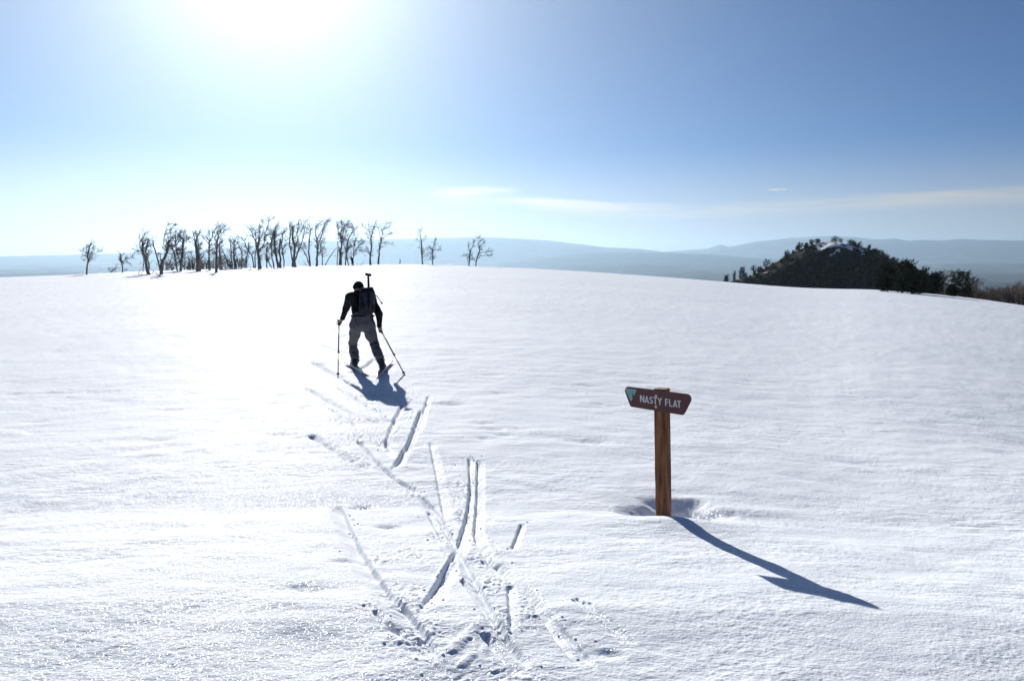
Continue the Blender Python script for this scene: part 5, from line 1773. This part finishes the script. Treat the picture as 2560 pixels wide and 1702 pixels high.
tr_ = SDF(lo, hi, 0.008)
tr_.cone(J['waistL'], J['waistR'], .088, .088, .05)
tr_.cone(J['waistL'], J['hipL'], .092, .112, .06)
tr_.cone(J['waistR'], J['hipR'], .092, .112, .06)
tr_.cone(J['hipL'], J['hipR'], .11, .11, .05)
for h_, k_, a_ in (('hipL', 'kneeL', 'ankL'), ('hipR', 'kneeR', 'ankR')):
    m_ = J[h_] + (J[k_] - J[h_]) * .45
    tr_.cone(J[h_], m_, .112, .098, .04)
    tr_.cone(m_, J[k_], .098, .074, .04)
    m_ = J[k_] + (J[a_] - J[k_]) * .5
    tr_.cone(J[k_], m_, .074, .076, .03)
    tr_.cone(m_, J[a_] + EZ * .05, .077, .068, .03)
tr_.noise(0.016, 0.10)
sdf_obj(tr_, 'trousers', M_TROUSER, PERSON, OG)

bn = SDF(hd - .2, hd + .2, 0.006)
bn.ell(hd + upv * .028 - fw * .006, (sdv, fw, upv), (0.090, 0.106, 0.096), 0.0)
bn.cone(hd - sdv * .062 + upv * .012 - fw * .03, hd + sdv * .062 + upv * .012 - fw * .03, .034, .034, .03)
sdf_obj(bn, 'beanie', M_BEANIE, PERSON, OG)

# skis: tail and tip as the photo shows them on the snow


def strap_band(p, d, r, w, name, mat, parent, origin):
    mb_ = MB()
    d = Vector(nv(d))
    p = Vector(p)
    mb_.tube([p - d * w / 2 * 1.3, p - d * w / 2, p + d * w / 2, p + d * w / 2 * 1.3], [r * .93, r, r, r * .93], 16, cap=False)
    return mb_.build(name, mat, parent, origin=origin)


def make_ski(tail_px, tip_px, label, foot):
    t0 = ground_hit(*Z['s'](tail_px))
    t1 = ground_hit(*Z['s'](tip_px))
    a, b = Vector(t0), Vector(t1)
    L = (b - a).length
    d = (b - a).normalized()
    s_ = d.cross(Vector((0, 0, 1))).normalized()
    u_ = s_.cross(d).normalized()
    root = empty('ski', tuple(a), label, 'ski', 'skis of the near skier')
    top, base = MB(), MB()
    n = 30
    rows_ = []
    for i in range(n + 1):
        t = i / n
        hw = 0.043 + 0.012 * (2 * t - 1) ** 2 + 0.006 * t
        if t > .9:
            hw *= math.sqrt(max(0.02, 1 - ((t - .9) / .1) ** 2.2))
        if t < .03:
            hw *= .8
        zc = 0.026 + 0.015 * math.sin(math.pi * t) + 0.045 * max(0, (t - .86) / .14) ** 1.5
        thick = 0.008 + 0.010 * math.sin(math.pi * min(1, max(0, t))) ** .7
        c = a + d * (L * t)
        gzz = float(base_z(c.x, c.y))
        c.z = max(gzz, gz(c.x, c.y), gz(c.x + .05, c.y), gz(c.x - .05, c.y)) + zc + 0.004
        rows_.append((c, hw, thick))
    for mb_, lo_, hi_ in ((top, 0.45, 1.0), (base, 0.0, 0.449)):
        b0 = len(mb_.v)
        for c, hw, th in rows_:
            for (sx_, hz_) in ((-1, lo_), (1, lo_), (1 if hi_ < .9 else .86, hi_), (-1 if hi_ < .9 else -.86, hi_)):
                mb_.v.append(c + s_ * hw * sx_ + u_ * th * hz_)
        for i in range(n):
            for k in range(4):
                q = b0 + i * 4
                mb_.f.append((q + k, q + (k + 1) % 4, q + 4 + (k + 1) % 4, q + 4 + k))
        mb_.f.append((b0, b0 + 1, b0 + 2, b0 + 3))
        mb_.f.append((b0 + n * 4 + 3, b0 + n * 4 + 2, b0 + n * 4 + 1, b0 + n * 4))
    top.build('topsheet', M_SKI, root, origin=a, smooth=False, fix=True)
    base.build('base', M_SKIB, root, origin=a, smooth=False, fix=True)
    # binding under the boot
    f = Vector(foot)
    tt = (f - a).dot(d)
    for off, hh, ln in ((-.13, .035, .07), (.14, .030, .06)):
        c = a + d * (tt + off)
        c.z = float(base_z(c.x, c.y)) + 0.05
        mb_ = MB()
        mb_.prism([(-ln / 2, -.032), (ln / 2, -.032), (ln / 2 * .8, .032), (-ln / 2, .032)], (c, d, s_, u_), -.02, hh - .005)
        mb_.build('binding', M_BLACK, root, origin=a, smooth=False, fix=True)
    return d, s_, u_, a, tt


skL = make_ski((742, 1192), (528, 1062), 'left ski of the near skier, pale topsheet, tip turned out left', bL)
skR = make_ski((868, 1215), (1002, 1056), 'right ski of the near skier, pale tip turned out right', bR)

for side, (ank, knee, (d_, s_, u_, a_, tt)) in {'L': (J['ankL'], J['kneeL'], skL), 'R': (J['ankR'], J['kneeR'], skR)}.items():
    base_c = np.array(a_ + d_ * tt)
    base_c[2] = float(base_z(base_c[0], base_c[1])) + 0.062
    dv = np.array(d_)
    bt = SDF(base_c - .42, base_c + np.array((.42, .42, .62)), 0.007)
    heel, toe = base_c - dv * .10 + EZ * .035, base_c + dv * .17 + EZ * .025
    bt.cone(heel, toe, .045, .040, .02)
    shin = ank + (knee - ank) * .25
    bt.cone(heel + EZ * .02 + dv * .03, ank, .052, .062, .04)
    bt.cone(ank, shin, .064, .070, .02)
    bt.cone(ank, base_c + dv * .07 + EZ * .05, .052, .045, .04)
    bt.noise(0.006, 0.05)
    boot = sdf_obj(bt, 'boot', M_BOOT, PERSON, OG)
    mb_ = MB()
    sole = [(-.15, -.036), (.19, -.030), (.205, 0), (.19, .030), (-.15, .036)]
    mb_.prism(sole, (Vector(base_c) - Vector((0, 0, .022)), d_, s_, Vector((0, 0, 1))), -.012, .022)
    mb_.build('sole', M_BLACK, boot, origin=OG, smooth=False, fix=True)
    for f_ in (.15, .75):
        c_ = ank + (shin - ank) * f_
        sx = np.array(s_)
        for sg in (-1, 1):
            mb_ = MB()
            q = Vector(c_ + sx * sg * .070)
            mb_.prism([(-.02, -.010), (.02, -.010), (.026, .010), (-.016, .012)], (q, d_, Vector((0, 0, 1)), Vector(sx * sg)), -.012, .014)
            mb_.build('buckle', M_BUCKLE, boot, origin=OG, smooth=False, fix=True)
    strap_band(knee + (J['hip' + side] - knee) * .03, J['hip' + side] - knee, .081, .030, 'knee_strap', M_BLACK, PERSON, OG)
    strap_band(ank + (knee - ank) * .36, knee - ank, .082, .022, 'calf_strap', M_BLACK, PERSON, OG)


def make_pole(grip, tip, ax, label):
    root = empty('ski_pole', tuple(tip), label, 'ski pole', 'poles of the near skier')
    g, t, a = Vector(grip), Vector(tip), Vector(ax)
    top = g + a * .065
    L = (top - t).length
    m_ = MB()
    m_.tube([t - a * .05, t + a * L * .42], [.009, .010], 10)
    m_.tube([t + a * (L * .42), top - a * .14], [.0115, .012], 10)
    m_.build('shaft', M_POLE, root, origin=tip)
    m_ = MB()
    m_.tube([g - a * .075, g - a * .06, g - a * .02, g + a * .03, g + a * .06, g + a * .072], [.014, .0175, .0155, .0165, .021, .014], 12)
    m_.build('grip', M_BLACK, root, origin=tip)
    m_ = MB()
    c = t + a * (L * .42)
    m_.tube([c - a * .02, c - a * .012, c + a * .015, c + a * .02], [.011, .016, .016, .011], 10)
    m_.tube([c + Vector((.012, 0, -.012)), c + Vector((.022, 0, .02))], [.006, .004], 5)
    m_.build('lever_lock', M_BLACK, root, origin=tip)
    m_ = MB()
    c = t + a * .075
    m_.tube([c - a * .006, c - a * .002, c + a * .004], [.010, .026, .010], 14)
    m_.build('basket', M_BLACK, root, origin=tip)
    # wrist strap loop
    m_ = MB()
    b1 = a.cross(Vector((0, 1, 0))).normalized()
    b2 = Vector((0, -1, 0))
    lp = [g + a * .06 + b1 * (.035 * math.sin(th)) + b2 * (.025 * (1 - math.cos(th))) - a * (.055 * (1 - math.cos(th)) * .9) for th in [2 * math.pi * i / 14 for i in range(15)]]
    m_.tube(lp, [.006] * 15, 5)
    m_.build('wrist_strap', M_BLACK, root, origin=tip)


make_pole(gripL, tipL, axL, 'left ski pole held upright by the near skier')
make_pole(gripR, tipR, axR, 'right ski pole slanting outward from the near skier')

# backpack
pt, pb = S(762, 300, D0 + .10), S(752, 525, D0 - .20)
pu = nv(pt - pb)
px_ = nv(np.cross((0, 1, 0), pu) * -1)
if px_[0] < 0:
    px_ = -px_
pn = np.cross(pu, px_)
if pn[1] > 0:
    pn = -pn                       # outwards, towards the viewer
pc = (pt + pb) / 2 + pn * .02
HH = np.linalg.norm(pt - pb) / 2
PACK = empty('backpack', tuple(pc - pu * HH), 'dark rucksack on the near skier with slightly lighter grey panels', 'backpack')
PO = np.array(PACK.location)


def pack_sdf(grow):
    sd = SDF(pc - .42, pc + .42, 0.008)
    sd.box(pc + pu * .02, (px_, pn, pu), (.122 + grow, .085 + grow, HH + grow), .06, 0.0)
    sd.box(pc + pu * .10 + pn * .015, (px_, pn, pu), (.118 + grow, .085 + grow, HH * .62 + grow), .06, .05)
    sd.ell(pc - pu * (HH * .55) + pn * .01, (px_, pn, pu), (.130 + grow, .095 + grow, .13 + grow), .05)
    return sd


pk = pack_sdf(0.0)
pk.noise(.010, .09)
sdf_obj(pk, 'sack', M_PACK, PACK, PO)
lid = SDF(pc - .45, pc + .45, 0.008)
lid.box(pc + pu * (HH + .0) + pn * .01, (px_, pn, pu), (.112, .085, .035), .032)
lid.noise(.008, .08)
sdf_obj(lid, 'lid', M_PACK, PACK, PO)
for quad in ([(697, 318), (758, 300), (762, 440), (748, 492)], [(782, 300), (832, 292), (824, 400), (778, 490)]):
    pl2 = pack_sdf(0.006)
    ax_ = [pl2.lo[i] + pl2.h * np.arange(pl2.n[i]) for i in range(3)]
    Xg = np.meshgrid(*ax_, indexing='ij')
    lx = sum((Xg[i] - pc[i]) * px_[i] for i in range(3))
    lz = sum((Xg[i] - pc[i]) * pu[i] for i in range(3))
    ly = sum((Xg[i] - pc[i]) * pn[i] for i in range(3))
    q2 = []
    for p in quad:
        s = Z['s'](p)
        d = ray(*s)
        t = ((pc + pn * .09) - np.array((0, 0, CZ))) @ pn / (d @ pn)
        w_ = np.array((0, 0, CZ)) + d * t - pc
        q2.append((w_ @ px_, w_ @ pu))
    ctr = np.mean(q2, 0)
    m_ = np.full(lx.shape, -1.0)
    for i in range(4):
        a, b = np.array(q2[i]), np.array(q2[(i + 1) % 4])
        nn = nv((b[1] - a[1], -(b[0] - a[0])))
        if nn @ (ctr - a) > 0:
            nn = -nn
        m_ = np.maximum(m_, (lx - a[0]) * nn[0] + (lz - a[1]) * nn[1])
    m_ = np.maximum(m_, -(ly - .02))
    pl2.A = np.maximum(pl2.A, m_.astype(np.float32))
    sdf_obj(pl2, 'panel', M_PANEL, PACK, PO)
m_ = MB()
back_pt = lambda zx, zy, o=.105: Vector(S(zx, zy, D0 - .05) * 0 + (lambda s, d: np.array((0, 0, CZ)) + d * (((pc + pn * o) - np.array((0, 0, CZ))) @ pn / (d @ pn)))(None, ray(*Z['s']((zx, zy)))))
m_.tube([back_pt(770, 280), back_pt(768, 380, .115), back_pt(765, 495, .11)], [.008, .008, .008], 6)
m_.build('zip', M_BLACK, PACK, origin=PO)
m_ = MB()
m_.tube([back_pt(826, 325, .03), back_pt(858, 340, .03), back_pt(880, 372, .0), back_pt(908, 412, -.03)], [.008, .008, .007, .008], 6)
m_.tube([back_pt(904, 408, -.03), back_pt(914, 418, -.03)], [.014, .014], 8)
m_.build('strap', M_BLACK, PACK, origin=PO, label='loose strap flying off to the right')
for pts_ in ([(625, 545), (628, 580), (630, 612)], [(808, 540), (818, 590), (826, 640)], [(800, 545), (806, 585), (812, 610)]):
    m_ = MB()
    m_.tube([back_pt(*p, .02) for p in pts_], [.008] * len(pts_), 6)
    m_.build('strap', M_BLACK, PACK, origin=PO)
for sx in (-1, 1):
    m_ = MB()
    c0_ = pc + pu * HH * .9 + px_ * sx * .09
    m_.tube([Vector(c0_ - pn * .07), Vector(c0_ - pn * .14 + pu * .05), Vector(c0_ - pn * .22 - pu * .02), Vector(c0_ - pn * .26 - pu * .2)], [.022] * 4, 8)
    m_.build('shoulder_strap', M_BLACK, PACK, origin=PO)
hipb = MB()
ring = []
wc = (J['waistL'] + J['waistR']) / 2
for i in range(25):
    th = 2 * math.pi * i / 24
    ring.append(Vector(wc + np.array((math.cos(th) * .195, math.sin(th) * .115, .02))))
hipb.tube(ring, [.016] * 25, 8, cap=False)
hipb.build('hip_belt', M_BLACK, PACK, origin=PO)

# snow shovel carried in the pack
s0, s1 = Vector(S(772, 330, D0 + .02)), Vector(S(765, 116, D0 + .30))
SH = empty('shovel', tuple(s0), 'black shovel with T-shaped handle sticking up from the rucksack', 'shovel')
m_ = MB()
m_.tube([s0, s1], [.021, .019], 12)
m_.build('shaft', M_BLACK, SH, origin=s0)
m_ = MB()
ga, gb = Vector(S(734, 107, D0 + .30)), Vector(S(797, 119, D0 + .30))
m_.tube([ga, ga.lerp(gb, .08), ga.lerp(gb, .5), ga.lerp(gb, .92), gb], [.018, .025, .023, .025, .018], 12)
m_.tube([s1 - (s1 - s0).normalized() * .05, s1], [.017, .016], 10)
m_.build('handle', M_BLACK, SH, origin=s0)
m_ = MB()
dn = (s0 - s1).normalized()
rt = Vector((1, 0, 0))
rt = (rt - dn * rt.dot(dn)).normalized()
fr_ = (s0, rt, dn, dn.cross(rt))
m_.prism([(-.04, 0), (.04, 0), (.09, .06), (.085, .16), (0, .19), (-.085, .16), (-.09, .06)], fr_, -.003, .003)
m_.build('blade', M_BLACK, SH, origin=s0, smooth=False, fix=True)

# ------------------------------------------------------------------ the far person on the crest
fp = ground_hit(*Z['f']((603, 1303)))
FD = fp[1]


def Q(zx, zy, o=0.0):
    s = Z['f']((zx, zy))
    return at(s[0], s[1], FD + o)


FP = empty('person', (fp[0], fp[1], fp[2]), 'far person in dark clothes standing on the crest with arms raised to the face', 'person')
FO = np.array(FP.location)
flo, fhi = np.array((fp[0] - .7, FD - .6, fp[2] - .1)), np.array((fp[0] + .7, FD + .6, fp[2] + 2.0))
fj = dict(head=Q(574, 1098), neck=Q(577, 1128), shL=Q(560, 1142, -.03), shR=Q(603, 1138, .03), elL=Q(541, 1140, .22), elR=Q(612, 1165, .20), haL=Q(566, 1118, .28), haR=Q(585, 1125, .30), hip=Q(592, 1205), footL=Q(588, 1303), footR=Q(628, 1303), kneeL=Q(587, 1255, .04), kneeR=Q(614, 1255, .04))
fb = SDF(flo, fhi, 0.011)
fb.ell(fj['head'], (EX, EY, EZ), (.078, .098, .115), .01)
fb.cone(fj['head'] + EY * .09, fj['head'] + EY * .11 - EZ * .02, .012, .016, .012)
for sg in (-1, 1):
    fb.ell(fj['head'] + EX * sg * .08, (EX, EY, EZ), (.014, .02, .032), .005)
fb.cone(fj['head'] - EZ * .05, fj['neck'] - EZ * .03, .055, .06, .03)
fb.cone(fj['neck'], fj['hip'], .09, .10, .05)
for a, b in (('shL', 'elL'), ('elL', 'haL'), ('shR', 'elR'), ('elR', 'haR')):
    fb.cone(fj[a], fj[b], .045, .036, .03)
fb.cone(fj['neck'], fj['shL'], .06, .05, .03)
fb.cone(fj['neck'], fj['shR'], .06, .05, .03)
for hk in ('haL', 'haR'):
    for i in range(4):
        c_ = fj[hk] + EX * (i - 1.5) * .02
        fb.chain([c_, c_ + EZ * .05, c_ + EZ * .06 + EY * .03], [.011, .010, .009], .004)
    fb.chain([fj[hk] + EX * .03, fj[hk] + EX * .055 + EZ * .03], [.012, .010], .005)
for a, b, c in (('hip', 'kneeL', 'footL'), ('hip', 'kneeR', 'footR')):
    fb.chain([fj[a], fj[b], fj[c] + EZ * .06], [.09, .055, .045], .04)
    fb.cone(fj[c] + EZ * .04 - EY * .06, fj[c] + EZ * .04 + EY * .14, .045, .04, .03)
sdf_obj(fb, 'body', M_SKIN, FP, FO)
fk = SDF(flo, fhi, 0.014)
fk.cone(fj['neck'] - EZ * .06, fj['hip'] + EZ * .02, .135, .150, .06)
fk.cone(fj['shL'], fj['shR'], .10, .10, .05)
fk.cone(fj['hip'] + EZ * .05, Q(628, 1218), .13, .07, .05)
for a, b, c in (('shL', 'elL', 'haL'), ('shR', 'elR', 'haR')):
    fk.cone(fj[a], fj[b], .075, .062, .03)
    fk.cone(fj[b], fj[b] + (fj[c] - fj[b]) * .8, .060, .048, .03)
fk.cone(fj['neck'] - EZ * .02, fj['neck'] + EZ * .03, .075, .07, .02)
sdf_obj(fk, 'jacket', M_JACKET, FP, FO)
ft = SDF(flo, fhi, 0.014)
for b, c in (('kneeL', 'footL'), ('kneeR', 'footR')):
    ft.chain([fj['hip'], fj[b], fj[c] + EZ * .10], [.13, .085, .072], .05)
sdf_obj(ft, 'trousers', M_JACKET, FP, FO)
fh = SDF(fj['head'] - .25, fj['head'] + .25, 0.011)
fh.ell(fj['head'] + EZ * .03 - EY * .008, (EX, EY, EZ), (.09, .108, .10), 0)
sdf_obj(fh, 'hat', M_BEANIE, FP, FO)
for c in ('footL', 'footR'):
    fo = SDF(fj[c] - .3, fj[c] + .35, 0.012)
    fo.cone(fj[c] + EZ * .045 - EY * .08, fj[c] + EZ * .04 + EY * .16, .055, .048, .02)
    fo.cone(fj[c] + EZ * .05 - EY * .04, fj[c] + EZ * .2, .058, .062, .03)
    sdf_obj(fo, 'boot', M_BOOT, FP, FO)
